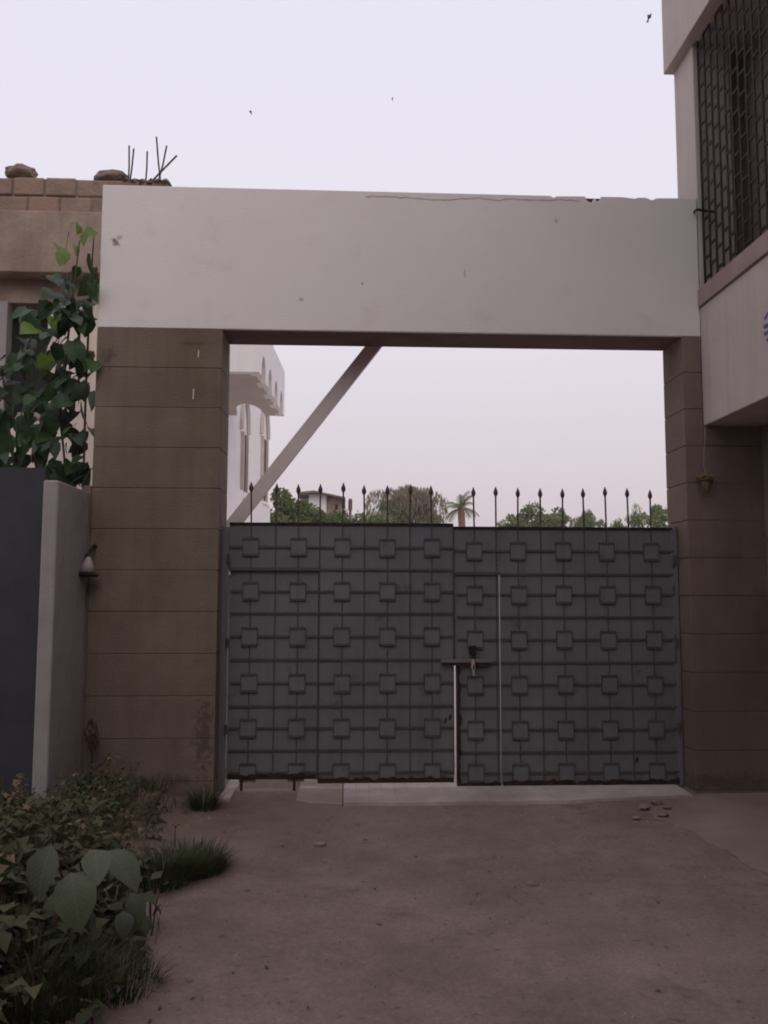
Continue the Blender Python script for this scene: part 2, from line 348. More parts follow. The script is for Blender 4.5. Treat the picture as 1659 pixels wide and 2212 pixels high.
def mixc(f, a, b_, mode='MIX'):
    m_ = t.nodes.new('ShaderNodeMix'); m_.data_type = 'RGBA'; m_.blend_type = mode
    if isinstance(f, float): m_.inputs['Factor'].default_value = f
    else: t.links.new(f, m_.inputs['Factor'])
    for s, k in ((a, 'A'), (b_, 'B')):
        if isinstance(s, tuple): m_.inputs[k].default_value = (*s, 1)
        else: t.links.new(s, m_.inputs[k])
    return m_.outputs['Result']
base = ramp(nz(0.9, 9, 0.72), 0.36, (0.172,0.124,0.107), 0.65, (0.285,0.215,0.190))
stain = ramp(nz(1.7, 6, 0.7), 0.55, (0,0,0), 0.72, (0.75,0.75,0.75))
base = mixc(stain, base, (0.13,0.09,0.066))
grit = ramp(nz(55, 4, 0.7), 0.36, (0.84,0.83,0.82), 0.68, (1.12,1.11,1.10))
base = mixc(1.0, base, grit, 'MULTIPLY')
spots = ramp(nz(16, 3), 0.655, (0,0,0), 0.71, (0.55,0.55,0.55))
base = mixc(spots, base, (0.065,0.048,0.042))
att = t.nodes.new('ShaderNodeAttribute'); att.attribute_name = 'soil'
soilc = ramp(nz(4.5, 8, 0.7), 0.35, (0.12,0.082,0.060), 0.7, (0.19,0.138,0.103))
base = mixc(att.outputs['Fac'], base, soilc)
t.links.new(base, b.inputs['Base Color'])
bp = t.nodes.new('ShaderNodeBump'); bp.inputs['Strength'].default_value = 0.3; bp.inputs['Distance'].default_value = 0.010
t.links.new(nz(38, 6, 0.7), bp.inputs['Height']); t.links.new(bp.outputs[0], b.inputs['Normal'])
me.materials.append(gm)
g = link('ground', me, (0, 0, 0)); tag(g, kind='structure')

# courtyard paving behind the gate
MB().box(-9, 12, 0.95, 26, -0.02, 0.018).build('courtyard', M['court'])['kind'] = 'structure'

# pale tiled threshold under the gate, one strip of tiles after another, worn front edge
thr = thing('threshold', 'pale tiled threshold strip lying under the grey gate', 'threshold', (0.8, 0.3, 0))
x = G(742,1722).x
front = lambda x: -0.27 - 0.015*math.sin(x*1.9+0.6) + 0.02*noise.noise(Vector((x*4, 0, 0))) + max(0, x-1.6)*0.13
k = 0
while x < 2.55:
    w = 0.095
    f0, f1 = front(x), front(x+w)
    MB().prism([(x+0.0006,f0),(x+w-0.0006,f1),(x+w-0.0006,0.94),(x+0.0006,0.94)], -0.03, 0.014+0.0015*random.random(), 'z').build('tile', M['tile'], thr)
    x += w; k += 1
xa, xb = G(487,1705).x, G(511,1705).x
MB().prism([(xa,-0.16),(xb,-0.12),(xb,0.9),(xa,0.9)], -0.03, 0.02, 'z').build('tile', M['tile'], thr, bevel=0.006, seg=1)
xa, xb = G(645,1705).x, G(741,1705).x
MB().prism([(xa,-0.13),(xa+.1,-0.22),(xb,front(xb)),(xb,0.9),(xa,0.9)], -0.03, 0.0115, 'z').build('tile', M['dusty'], thr, bevel=0.008, seg=1)

# broken concrete apron on the right
ap = [G(*p) for p in [(1400,1752),(1425,1738),(1452,1742),(1474,1722),(1500,1716)]]
poly = [(p.x, p.y) for p in ap] + [(3.25,-0.012),(5.2,-0.012),(5.2,-2.2)] + [(p.x, p.y) for p in [G(*q) for q in [(1700,1905),(1659,1886),(1612,1868),(1570,1836),(1530,1822),(1500,1796),(1462,1788),(1440,1772),(1415,1768)]]]
poly2 = []
for i in range(len(poly)):
    a, b_ = poly[i], poly[(i+1) % len(poly)]; n = 4 if i > 7 or i < 4 else 1
    for j in range(n):
        f = j/n; jit = 0.010 if n > 1 else 0
        poly2.append((a[0]+(b_[0]-a[0])*f + random.uniform(-jit, jit), a[1]+(b_[1]-a[1])*f + random.uniform(-jit, jit)))
o = MB().prism(poly2, -0.03, 0.0005, 'z').build('concrete_apron', M['apron']); o['kind'] = 'structure'
for i, (px, py, s, wh) in enumerate([(1392,1747,.05,'near the right end of the pale threshold'),(1418,1736,.055,'leaning on the threshold end by the right pillar'),(1432,1764,.045,'on the broken concrete edge'),(1375,1768,.03,'farthest out on the lane'),(1441,1748,.04,'closest to the right pillar foot')]):
    p = G(px, py); r = rock('rubble_chunk', (p.x, p.y, -0.004), (s*.85, s*.65, s*0.35), M['conc'], seed=i+1)
    tag(r, 'small grey rubble chunk ' + wh, 'rubble', 'rubble by the right pillar')
for i, (px, py, s, wh) in enumerate([(691,1822,.035,'dark stone on the lane left of the gate joint'),(1150,1905,.03,'low dark lump in the middle of the lane')]):
    p = G(px, py); r = rock('stone', (p.x, p.y, gz(p.x, p.y)-0.012), (s*1.2, s, s*0.5), M['conc'], seed=i+11)
    tag(r, wh, 'stone')

# unseen block added behind the viewer to darken the lower walls
M_opp = mat('sky_blocker_wall', (0.16,0.13,0.11), (0.21,0.17,0.15), 2, 0.95, streak=0.1)
MB().box(-9, 9, -14.5, -10.4, -.05, 6.4).build('rear_sky_blocker', M_opp)['kind'] = 'structure'

# ------------------------------------------------------------------ the portal: beam and pillars
XL, XR, BL, BR, Z0, Z1, DEP = -0.956, 2.637, -1.9024, 2.787, 3.505, 4.6386, 0.419
beam = thing('gate_beam', 'wide off-white plastered beam spanning the two pillars over the gate', 'beam', ((BL+BR)/2, 0.2, Z0))
top = [(BL, 0)]
def zb(px): return U(px, 420, 0).x
chips = [(1188,-.006),(1196,-.022),(1202,-.008),(1264,-.004),(1267,-.036),(1272,-.050),(1279,-.054),(1282,-.026),(1286,-.022),(1289,-.044),(1295,-.040),(1298,-.004),(1345,-.003),(1372,-.014),(1378,-.004),(1395,-.004),(1408,-.024),(1418,-.008),(1425,-.005)]
poly = [(BL, Z0), (BR, Z0), (BR, Z1)] + [(zb(p), Z1+d) for p, d in reversed(chips)] + [(BL, Z1)]
MB().prism(poly, 0.0, 0.03).build('plaster_coat', M['plaster'], beam, bevel=0.004, seg=1)
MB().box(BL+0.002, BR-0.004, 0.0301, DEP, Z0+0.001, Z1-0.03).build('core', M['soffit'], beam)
MB().box(zb(1262), zb(1305), 0.022, 0.029, Z1-0.06, Z1-0.012).build('exposed_brick', M['brick_core'], beam)
MB().box(BL+0.002, zb(1185), 0.0302, DEP, Z1-0.03, Z1-0.002).build('top_screed', M['plaster'], beam)
# hairline crack
pts = []
for px in range(790, 1256, 6):
    y = 424 + (px-790)*0.022 + 5*noise.noise(Vector((px*0.021, 3, 0))) + 3*noise.noise(Vector((px*0.07, 9, 0))) + (6 if 880 < px < 1000 else 0)*math.sin((px-880)/120*math.pi)*0.8
    pts.append(U(px, y, -0.0012))
mb = MB()
for i, p in enumerate(pts):
    h = 0.0035 + 0.0035*abs(noise.noise(Vector((i*0.37, 0, 0)))); mb.v += [(p.x, -0.0012, p.z-h), (p.x, -0.0012, p.z+h)]
for i in range(len(pts)-1): mb.face(2*i, 2*i+2, 2*i+3, 2*i+1)
mb.build('crack', M['crack'], beam)
add_mark(M['plaster'], [(tuple(U(250,524,0)), .035, .05, .75), (tuple(U(256,514,0)), .05, .03, .45), (tuple(U(783,613,0)), .014, .02, .8), (tuple(U(651,647,0)), .03, .022, .4), (tuple(U(1202,478,0)), .02, .03, .45), (tuple(U(1004,592,0)), .008, .06, .4)], (0.12,0.095,0.09))

add_mark(M['block'], [(tuple(U(440,1590,0)), .10, .34, .6), (tuple(U(300,1688,0)), .6, .07, .5), (tuple(U(175,1300,0)), .05, .12, .4), (tuple(U(420,742,0)), .16, .02, .5), (tuple(U(1560,1690,0)), .5, .08, .5), (tuple(U(232,770,0)), .07, .10, .5)], (0.055,0.034,0.026))
def course_pillar(p, xl, xr, ztop, step, y0, y1, jag=0.0, narrow=None):
    z = ztop; k = 0
    while z > -0.04:
        zl = max(z-step, -0.06); a, b_ = xl, xr
        if narrow and z > narrow[0]+0.01:
            b_ = narrow[1]
            if zl < narrow[0]-0.02: MB().box(b_+0.002, xr, y0+.001, y1, zl+0.0025, narrow[0]).build('block', M['block'], p, bevel=0.006, seg=2)
        j = random.uniform(-1, 1)*jag
        MB().box(a+j, b_, y0+random.uniform(0, .002), y1, zl+0.002, z-0.002).build('block', M['block'], p, bevel=0.0045, seg=2)
        if zl > 0: MB().box(a+0.015, b_-0.012, y0+0.006, y1-0.006, zl-0.004, zl+0.004).build('mortar_joint', M['mortar'], p)
        z -= step; k += 1
lp = thing('gate_pillar', 'left brown pillar of wide coursed blocks with chalk ticks near its top', 'pillar', ((BL+XL)/2, 0.2, 0))
course_pillar(lp, U(207,800,0).x, XL, Z0, 0.309, 0.0, DEP)
for (px, py, h) in [(428,764,16),(417,851,22)]:
    a = U(px, py+h/2, -0.002); b_ = U(px+1, py-h/2, -0.002)
    MB().prism([(a.x-.004,a.z),(a.x+.004,a.z),(b_.x+.005,b_.z),(b_.x-.003,b_.z)], -0.0025, 0.003).build('chalk_mark', M['chalk'], lp)
# stub of boundary wall left of it, rougher edge
sw = thing('wall_stub', 'low brown block wall joined to the left side of the left pillar', 'wall', (-2.02, 0.2, 0))
zt = U(190,1048,0.005).z
course_pillar(sw, U(178,1100,0).x, U(207,800,0).x-0.004, zt, 0.309, 0.004, DEP-0.01, jag=0.012)

rp = thing('gate_pillar', 'right brown pillar carrying the beam beside the overhanging building', 'pillar', (XR+0.2, 0.2, 0))
course_pillar(rp, XR, 3.34, Z0, 0.291, 0.0, DEP, narrow=(2.786, 2.784))

# ------------------------------------------------------------------ right building
XB, ZU, ZS, ZBAND = 2.7906, 2.7907, 3.7362, 5.9447
bd = thing('building', 'pale plastered building overhanging on the right with iron window grille', 'building', (4.2, -4, 0))
YE, YB = -11.0, 0.396
MB().box(XB, 4.9, YE, YB, ZU, ZS-0.0).build('parapet_wall', M['building'], bd, bevel=0.008)
MB().box(XB-0.022, XB+0.16, YE, -0.006, ZS+0.002, ZS+0.145).build('sill', M['sill'], bd, bevel=0.006)
MB().box(XB+0.003, XB+0.30, 0.0, YB-0.003, ZS+0.002, ZBAND-0.002).build('corner_pier', M['building'], bd, bevel=0.008)
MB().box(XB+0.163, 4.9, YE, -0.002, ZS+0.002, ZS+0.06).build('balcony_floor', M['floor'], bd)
MB().box(XB-0.075, 5.0, YE-0.2, YB+0.03, ZBAND, ZBAND+1.25).build('upper_band', M['building'], bd, bevel=0.008)
MB().box(XB+0.02, 5.0, YE, YB, ZBAND+1.252, ZBAND+3.9).build('upper_storey', M['building'], bd)
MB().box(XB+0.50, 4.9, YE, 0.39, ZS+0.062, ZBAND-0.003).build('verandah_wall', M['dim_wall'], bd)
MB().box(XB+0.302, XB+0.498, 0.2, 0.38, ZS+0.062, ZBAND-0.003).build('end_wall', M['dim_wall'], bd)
MB().box(3.245, 3.6, YE, -0.003, -0.02, ZU-0.003).build('lower_wall', M['block'], bd)  # ground-floor wall out of view, set close to darken the overhang corner
# blue painted writing, cut off by the edge of the view
mk = [(1652,690,1661,674,.012),(1650,706,1668,700,.014),(1651,722,1664,716,.013),(1656,735,1675,726,.012),(1662,672,1672,716,.012),(1672,690,1690,684,.012),(1676,712,1694,720,.012)]
mb = MB()
for (x0, y0, x1, y1, w) in mk:
    a, c = X(x0, y0, XB), X(x1, y1, XB); d = (c-a).normalized(); n = Vector((0, -d.z, d.y))*w
    i = len(mb.v); mb.v += [tuple(Vector((XB-0.0015, q.y, q.z))) for q in (a-n, c-n, c+n, a+n)]; mb.face(i, i+1, i+2, i+3)
mb.build('painted_mark', M['blue'], bd)
# grille
gr = thing('window_grille', 'dark iron grille of staggered upright rectangles in the right building', 'grille', (XB+0.1, -2, ZS+0.15))
GX, pitch, rowp = XB+0.035, 0.112, 0.158
y = -0.03; k = 0
cbm, _ = MB().box(-.005, .005, -pitch/2+.0102, pitch/2-.0102, -.010, .010).mesh('cross_bar', M['iron'], origin=(0, 0, 0))
gz0, gz1 = ZS+0.147, ZBAND-0.004
while y > -2.4:
    MB().box(GX-0.006, GX+0.006, y-0.010, y+0.010, gz0, gz1).build('upright_bar', M['iron'], gr)
    z = gz0 + (rowp if k % 2 else rowp/2)
    while z < gz1:
        link('cross_bar', cbm, (GX, y-pitch/2, z), gr); z += rowp
    y -= pitch; k += 1
MB().box(XB+0.05, XB+0.30, YE, -2.52, ZS+0.147, ZBAND-0.004).build('side_pier', M['building'], bd)
hk = MB(); a = U(1502,455,-0.03); b_ = U(1543,462,-0.03)
hk.tube([(a.x,-0.012,a.z),(a.x,-0.05,a.z),(b_.x,-0.06,b_.z)], 0.011, 8).build('iron_hook', M['iron'])
h_ = bpy.data.objects['iron_hook']; tag(h_, 'short dark iron hook at the upper right end of the beam', 'hook')

# yellow lamp on cable
p = U(1526,1040,-0.09)
yl = thing('wall_lantern', 'small yellowish lantern hanging by a thin cable beside the right pillar', 'lantern', (p.x, p.y, p.z))
top_ = U(1524,924,-0.05)
MB().tube([(top_.x, -0.05, ZU-0.002), (p.x-0.004, -0.055, p.z+0.14), (p.x+0.004, -0.08, p.z+0.05)], 0.003, 6).build('cable', M['cable'], yl)
MB().box(p.x-.052, p.x+.052, p.y-.045, p.y+.07, p.z+.028, p.z+.048).build('cap', M['yellow'], yl, bevel=.004)
MB().tube([(p.x, p.y, p.z+.028), (p.x, p.y, p.z-.02), (p.x+.004, p.y, p.z-.07)], [.045,.04,.018], 10).build('body', M['yellow'], yl)
MB().tube([(p.x, p.y-.002, p.z+.01), (p.x, p.y-.002, p.z-.004)], .047, 10).build('dark_band', M['iron'], yl)
MB().box(p.x-.01, p.x+.01, p.y+.04, 0.0, p.z-.01, p.z+.02).build('bracket', M['iron'], yl)

# left wall lamp
p = U(190,1225,-0.12)
ll = thing('wall_lamp', 'small pale conical lamp on a dark rim fixed to the left pillar edge', 'lamp', tuple(p))
MB().tube([(p.x, p.y, p.z+.075), (p.x, p.y, p.z+.03), (p.x-.004, p.y, p.z-.035)], [.014,.034,.062], 14).build('shade', M['lamp_pale'], ll, smooth=True)
MB().tube([(p.x-.006, p.y, p.z-.036), (p.x-.008, p.y, p.z-.052), (p.x-.008, p.y, p.z-.072)], [.078,.088,.074], 16).build('rim', M['rust'], ll)
MB().tube([(p.x+.012, 0.0, p.z+.16), (p.x+.012, -0.05, p.z+.155), (p.x-.012, p.y, p.z+.09), (p.x-.022, p.y-.01, p.z+.02)], [.016,.013,.011,.009], 7).build('arm', M['rust'], ll)

# ------------------------------------------------------------------ the gate
GY = 0.22
def gate_leaf(name, label, spikes, sq_rows, mid_rows, xe, ztop, zbot, wicket, gap_side):
    root = thing(name, label, 'gate', ((xe[0]+xe[1])/2, GY, zbot), 'two leaves of the grey gate')
    xs_ = [U(px, 1140, GY).x for px in spikes]
    zs_ = [U(830, y, GY).z for y in sq_rows]; zm = [U(830, y, GY).z for y in mid_rows]
    sqx = xs_[0::2]
    hw = 0.058
    wx0, wx1, wz0, wz1 = wicket
    # sheets: main leaf is an L round the wicket
    def sheet(x0, x1, z0, z1, nm, par, yo=0.0, tl=0.0, tr=0.0):
        return MB().prism([(x0+tl, z0), (x1+tr, z0), (x1, z1), (x0, z1)], GY+yo, GY+yo+0.004).build(nm, M['gate'], par)
    door = link('wicket_door', None, ((wx0+wx1)/2, GY+0.01, wz0), root)
    left = gap_side == 'right'
    if left:
        sheet(xe[0], xe[1], wz1+0.004, ztop, 'sheet', root)
        sheet(wx1+0.006, xe[1], zbot, wz1+0.0035, 'sheet', root, tr=-0.004)
    else:
        sheet(wx1+0.004, xe[1], wz1+0.004, ztop, 'sheet', root)
        sheet(xe[0], wx1+0.0035, wz1+0.004, ztop, 'sheet', root)
        sheet(wx1+0.0010, xe[1], zbot, wz1+0.0035, 'sheet', root, tl=0.0004)
    doy = 0.012 if left else 0.004
    dm = MB().prism([(wx0+(0.009 if not left else 0.003), wz0), (wx1, wz0), (wx1-(0.0 if left else 0.001), wz1), (wx0+0.001, wz1)], GY+doy, GY+doy+0.004)
    dm.build('door_sheet', M['gate'], door)
    def on_wicket(x, z): return wx0-0.01 <= x <= wx1+0.005 and z < wz1
    me0 = None
    # square tiles
    for zc in zs_:
        for xc in sqx:
            w = on_wicket(xc, zc); yo = doy if w else 0.0
            if me0 is None:
                mb = MB()
                mb.cm = 0; mb.box(-hw, hw, -0.0098, -0.0005, -hw, hw)
                mb.cm = 1
                mb.box(-hw-0.005, hw+0.005, -0.016, -0.0015, hw-0.003, hw+0.014); mb.box(-hw-0.005, hw+0.005, -0.016, -0.0015, -hw-0.014, -hw+0.003)
                mb.box(-hw-0.0045, -hw+0.0005, -0.0145, -0.002, -hw, hw); mb.box(hw-0.0005, hw+0.0045, -0.0145, -0.002, -hw, hw)
                me0, _ = mb.mesh('square_tile', [M['gate'], M['gate_dark']], origin=(0, 0, 0))
            if zc - hw - 0.02 < zbot:          # lowest row is cut by the bottom edge
                mb = MB(); zl = zbot-zc+0.004
                mb.cm = 0; mb.box(-hw, hw, -0.0098, -0.0005, zl, hw); mb.cm = 1
                mb.box(-hw-0.005, hw+0.005, -0.016, -0.0015, hw-0.003, hw+0.012)
                mb.box(-hw-0.0045, -hw+0.0005, -0.0145, -0.002, zl, hw); mb.box(hw-0.0005, hw+0.0045, -0.0145, -0.002, zl, hw)
                mm, _ = mb.mesh('square_tile', [M['gate'], M['gate_dark']], origin=(0, 0, 0))
            else: mm = me0
            link('square_tile', mm, (xc+random.uniform(-.003, .003), GY+yo, zc+random.uniform(-.003, .003)), door if w else root).rotation_euler.y = random.uniform(-.012, .012)
    # flat bars across, broken at each square
    def bars(z, par, x0, x1, yo, skip, h=0.0085):
        mb = MB(); cuts = [x0]
        for xc in skip:
            if x0 < xc < x1: cuts += [xc-hw-0.007, xc+hw+0.007]
        cuts.append(x1)
        for i in range(0, len(cuts), 2):
            if cuts[i+1] > cuts[i]: mb.box(cuts[i], cuts[i+1], GY+yo-0.0115, GY+yo-0.0005, z-h, z+h)
        mb.build('cross_bar', M['gate_dark'], par)
    for zc, sk in [(z, sqx) for z in zs_] + [(z, []) for z in zm]:
        if zc - 0.012 < zbot: continue
        if zc < wz1 - 0.02:
            bars(zc, door, wx0+0.018, wx1-0.004, doy, sk)
            bars(zc, root, (wx1+0.008), xe[1]-0.006, 0.0, sk)
        elif zc > wz1 + 0.02:
            bars(zc, root, xe[0]+0.004, xe[1]-0.006, 0.0, sk)
        else:
            bars(zc, root, wx1+0.008, xe[1]-0.006, 0.0, sk)
            mb = MB().box(wx0+0.004, wx1+0.004, GY-0.016, GY+doy, wz1-0.006, wz1+0.018).build('door_head', M['gate_dark'], root)
    # upright rods ending in spear heads
    for i, (px, xc) in enumerate(zip(spikes, xs_)):
        tip = U(px, (1042 if left else 1050) + (px-(543 if left else 1024))*(0.012 if left else 0.014) + random.uniform(-3, 3), GY).z
        zlow = wz1+0.02 if on_wicket(xc, zbot+0.3) else zbot+0.02
        zz = ztop + 0.003
        lean = random.uniform(-0.006, 0.006)
        MB().tube([(xc, GY-0.0045, zlow), (xc, GY-0.0045, zz-.008)], 0.0042, 6).build('rod', M['gate_dark'], root)
        mb = MB().tube([(xc, GY-0.0075, zz-.006), (xc, GY-0.0075, zz), (xc+lean, GY-0.0075, tip-0.075)], 0.0068, 6)
        s_ = lean
        mb.tube([(xc+s_, GY-0.0075, tip-0.082), (xc+s_, GY-0.0075, tip-0.072), (xc+s_, GY-0.0075, tip-0.055), (xc+s_, GY-0.0075, tip-0.04), (xc+s_*1.1, GY-0.0075, tip)], [0.006, 0.012, 0.0185, 0.0165, 0.0012], 8)
        mb.build('spear_rod', [M['iron']][0] if False else M['spear'], root)
        if on_wicket(xc, zbot+0.3):
            MB().tube([(xc, GY+doy-0.0045, wz0+0.02), (xc, GY+doy-0.0045, wz1-0.012)], 0.0042, 6).build('rod', M['gate_dark'], door)
    # frame
    fr = MB().box(xe[0], xe[1], GY-0.012, GY+0.03, ztop-0.006, ztop+0.012)
    fr.build('top_rail', M['rust'], root)
    MB().box(xe[1]-0.006 if left else xe[1]-0.03, xe[1], GY-0.01, GY+0.02, zbot+0.05, ztop-0.008).build('edge_rail', M['gate_dark' if left else 'gate'], root)
    if left:
        MB().box(xe[1]-.03, xe[1]+.012, GY+.0065, GY+.012, U(980,1432,GY).z, ztop-.01).build('cover_strip', M['gate_dark'], root)
        MB().box(wx1-.02, wx1+.03, GY+.0175, GY+.024, zbot+.02, wz1).build('cover_strip', M['gate_dark'], root)
    # rusted foot
    def foot(x0, x1, z, par, yo):
        n = max(6, int((x1-x0)/0.035)); top_ = [(x0+(x1-x0)*i/n, z+0.028+0.03*noise.noise(Vector((i*0.6+x0*9, 2, 0)))+0.012*random.random()) for i in range(n+1)]
        MB().prism([(x0, z-0.004), (x1, z-0.004)] + top_[::-1], GY+yo-0.0185, GY+yo-0.0175).build('rusted_foot', M['rust'], par)
        MB().box(x0, x1, GY+yo-0.0172, GY+yo-0.0002, z-0.003, z+0.012).build('bottom_rail', M['rust'], par)
    foot(wx0+0.016, wx1-0.003, wz0, door, doy)
    foot(wx1+0.012, xe[1]-0.008, zbot, root, 0.0)
    return root, door, xs_, zs_
M['spear'] = mat('spear_iron', (0.06,0.036,0.040), (0.09,0.055,0.06), 20, 0.6)
xl0, xl1 = U(491,1400,GY).x, U(979,1140,GY).x
xr0, xr1 = U(981,1140,GY).x, U(1461,1400,GY).x
ztl, ztr = U(735,1133,GY).z, U(1220,1142,GY).z
zbl, zbr = U(830,1689,GY).z, U(1150,1695,GY).z
wl = (xl0+0.002, U(686,1400,GY).x, U(590,1682,GY).z, U(590,1231,GY).z)
L, Ld, lx, lz = gate_leaf('gate_leaf', 'left dark grey metal gate leaf with wicket door at its pillar side', [543,596,645,691,740,787,837,885,932], [1183,1278,1375,1475,1572,1668], [1231,1325,1425,1525,1620], (xl0, xl1), ztl, zbl, wl, 'right')
wr = (xr0, U(1080,1400,GY).x, U(1030,1700,GY).z, U(1030,1240,GY).z)
R_, Rd, rx_, rz_ = gate_leaf('gate_leaf', 'right dark grey metal gate leaf with bolt, hasp and narrow wicket', [1024,1071,1118,1167,1215,1261,1309,1357,1405], [1189,1284,1382,1480,1578,1672], [1240,1333,1432,1530,1627], (xr0, xr1), ztr, zbr, wr, 'left')
# rust run on the free edge of the right wicket
p0, p1 = U(988,1430,GY), U(988,1695,GY); mb = MB(); n = 26
tp = [(p0.x+0.004+0.028*max(0, 0.55+0.9*noise.noise(Vector((i*0.45, 4, 0)))), p0.z+(p1.z-p0.z)*i/n) for i in range(n+1)]
MB().prism([(p1.x-0.003, p1.z), *reversed(tp), (p0.x-0.003, p0.z)][::1], GY-0.0162, GY-0.0152).build('rust_edge', M['rust'], Rd)
p0, p1 = U(1457,1152,GY), U(1458,1432,GY); n = 26
tp = [(p0.x-0.012-0.022*max(0, 0.4+0.9*noise.noise(Vector((i*0.4, 8, 0)))), p0.z+(p1.z-p0.z)*i/n) for i in range(n+1)]
MB().prism([(p1.x, p1.z), (p0.x, p0.z), *tp], GY-0.0172, GY-0.0162).build('rust_edge', M['rust'], R_)
for (px, py) in [(962,1556),(972,1549)]:
    p = U(px, py, GY); MB().prism([(p.x-.012,p.z-.02),(p.x+.004,p.z-.026),(p.x+.014,p.z+.008),(p.x+.006,p.z+.026),(p.x-.006,p.z+.008)], GY-0.0022, GY-0.0012).build('rust_patch', M['rust'], L)
p = U(1376,1640,GY); MB().prism([(p.x-.014,p.z-.02),(p.x+.004,p.z-.03),(p.x+.014,p.z+.008),(p.x-.004,p.z+.02)], GY-0.0022, GY-0.0012).build('rust_patch', M['rust'], R_)
# slide bolt, hasp, lock
a, c = U(952,1428,GY-0.03), U(1062,1434,GY-0.03)
bolt = MB().box(a.x, c.x, GY-0.042, GY-0.03, a.z-0.012, a.z+0.014).build('slide_bolt', M['gate'], R_, bevel=0.003)
MB().box(a.x+.004, c.x-.004, GY-0.038, GY-0.0285, a.z-0.034, a.z-0.0125).build('bolt_guide', M['rust'], bolt)
h = U(1021,1405,GY-0.03)
MB().box(h.x-.024, h.x+.026, GY-0.046, GY-0.0005, h.z-.036, h.z+.036).build('lock_box', M['rust'], R_, bevel=.004)
h2 = U(1022,1440,GY-0.05)
hs = MB(); hs.tube([(h2.x, GY-0.052, h2.z+.055), (h2.x, GY-0.055, h2.z), (h2.x+.006, GY-0.05, h2.z-.07)], [.011,.016,.009], 8)
hs.build('hasp', M['lamp_pale'], R_)
MB().tube([(h2.x, GY-0.073, h2.z-.016), (h2.x, GY-0.073, h2.z+.016)], .005, 6).build('staple', M['rust'], R_)
# drop pegs below left wicket
for px in (522, 636):
    p = U(px, 1690, GY); MB().tube([(p.x, GY-0.02, p.z+.05), (p.x, GY-0.02, p.z-.055)], .011, 7).build('drop_peg', M['rust'], Ld)
# pale ragged patch at the left hinge side
p = U(495,1236,GY); MB().prism([(p.x-.012,p.z-.05),(p.x+.0,p.z-.03),(p.x+.012,p.z-.012),(p.x+.012,p.z+.006),(p.x+.004,p.z+.0),(p.x,p.z+.022),(p.x-.008,p.z+.01)], GY-0.012, GY-0.009).build('pale_edge', M['chalk'], L)
# hinge posts
for px0, px1, lab in [(474,490.6,'slim dark steel hinge post against the left pillar'), (1461,1470,'slim dark steel hinge post against the right pillar')]:
    a, c = U(px0,1400,GY-0.02), U(px1,1400,GY-0.02); zt_ = U(480 if px0 < 900 else 1465, 1138, GY).z
    po = thing('hinge_post', lab, 'post', ((a.x+c.x)/2, GY, 0), 'gate hinge posts')
    MB().box(max(a.x, XL-0.03), min(c.x, XR+0.03), GY-0.02, GY+0.03, 0.0, zt_).build('shaft', M['gate'], po, bevel=0.004)
    for zz in (0.45, 1.1, 1.75):
        MB().tube([(c.x if px0 < 900 else a.x, GY-0.03, zz-.035), (c.x if px0 < 900 else a.x, GY-0.03, zz+.035)], .013, 8).build('hinge', M['gate_dark'], po)

# raking strut from the left pillar to the beam, behind the gate
a, c = U(474,1170,0.50), U(818,735,0.50)
st = thing('raking_strut', 'grey diagonal strut rising behind the gate from left pillar to beam', 'strut', tuple(a))
d = (c-a).normalized(); n = Vector((-d.z, 0, d.x))*0.055
poly = [(a.x-n.x, a.z-n.z), (c.x-n.x, c.z-n.z), (c.x+n.x, c.z+n.z), (a.x+n.x, a.z+n.z)]
MB().prism(poly, 0.47, 0.53).build('bar', M['strut'], st, bevel=0.004)
MB().box(a.x-.09, a.x+.02, DEP+0.001, 0.469, a.z-.12, a.z+.1).build('anchor_plate', M['gate_dark'], st)
MB().box(c.x-.08, c.x+.1, DEP+0.001, 0.469, c.z-.02, c.z+.12).build('anchor_plate', M['gate_dark'], st)

# ------------------------------------------------------------------ neighbour on the left
NY = 2.0
nb = thing('neighbour_house', 'unfinished brown house with brick parapet and bare reinforcement rods behind the left pillar', 'house', (-4.2, 4, 0))
zp, zq, zr, zw = U(100,381,NY).z, U(100,455,NY-.12).z, U(100,588,NY-.12).z, U(100,655,NY+.1).z
xe_ = U(366,390,NY).x; xl_ = -8.0
bw, bh = 0.318, (zp-zq)/2
for r in range(2):
    x = xl_ + (0.16 if r else 0)
    while x < xe_ - 0.05:
        x2 = min(x+bw, xe_)
        zt_ = zq + (r+1)*bh - 0.006 - (random.uniform(0, .02) if r else 0)
        MB().box(x+.006, x2-.006, NY+random.uniform(-.012, .008), NY+.2, zq+r*bh+.006, zt_).build('brick', M['brick'], nb, bevel=.02, seg=3)
        x = x2
MB().box(xl_, xe_-.01, NY+.02, NY+.19, zq+.001, zp-.02).build('mortar_bed', M['bed'], nb)
MB().box(xl_, xe_+.05, NY-.12, NY+3.5, zr, zq).build('concrete_band', M['tan'], nb, bevel=.012)
MB().box(xl_, xe_, NY+.1, NY+3.4, zw, zr-.002).build('lintel_wall', M['tan'], nb)
wx0_, wx1_ = U(18,700,NY+.1).x, U(104,700,NY+.1).x
zwt, zwb = zw-.001, U(60,905,NY+.1).z
MB().box(xl_, wx0_-.5, NY+.1, NY+3.4, -.02, zw-.002).build('front_wall', M['cream'], nb)
MB().box(wx1_, xe_, NY+.1, NY+3.4, -.02, zw-.002).build('front_wall', M['cream'], nb)
MB().box(wx0_-.5, wx1_, NY+.1, NY+3.4, -.02, zwb).build('front_wall', M['cream'], nb)
win = MB().box(wx0_-.5, wx1_, NY+.35, NY+3.3, zwb, zwt).build('window', M['dark'], nb)
MB().box(wx0_-.09, wx0_, NY+.06, NY+.2, zwb, zwt).build('window_frame', M['post'], win)
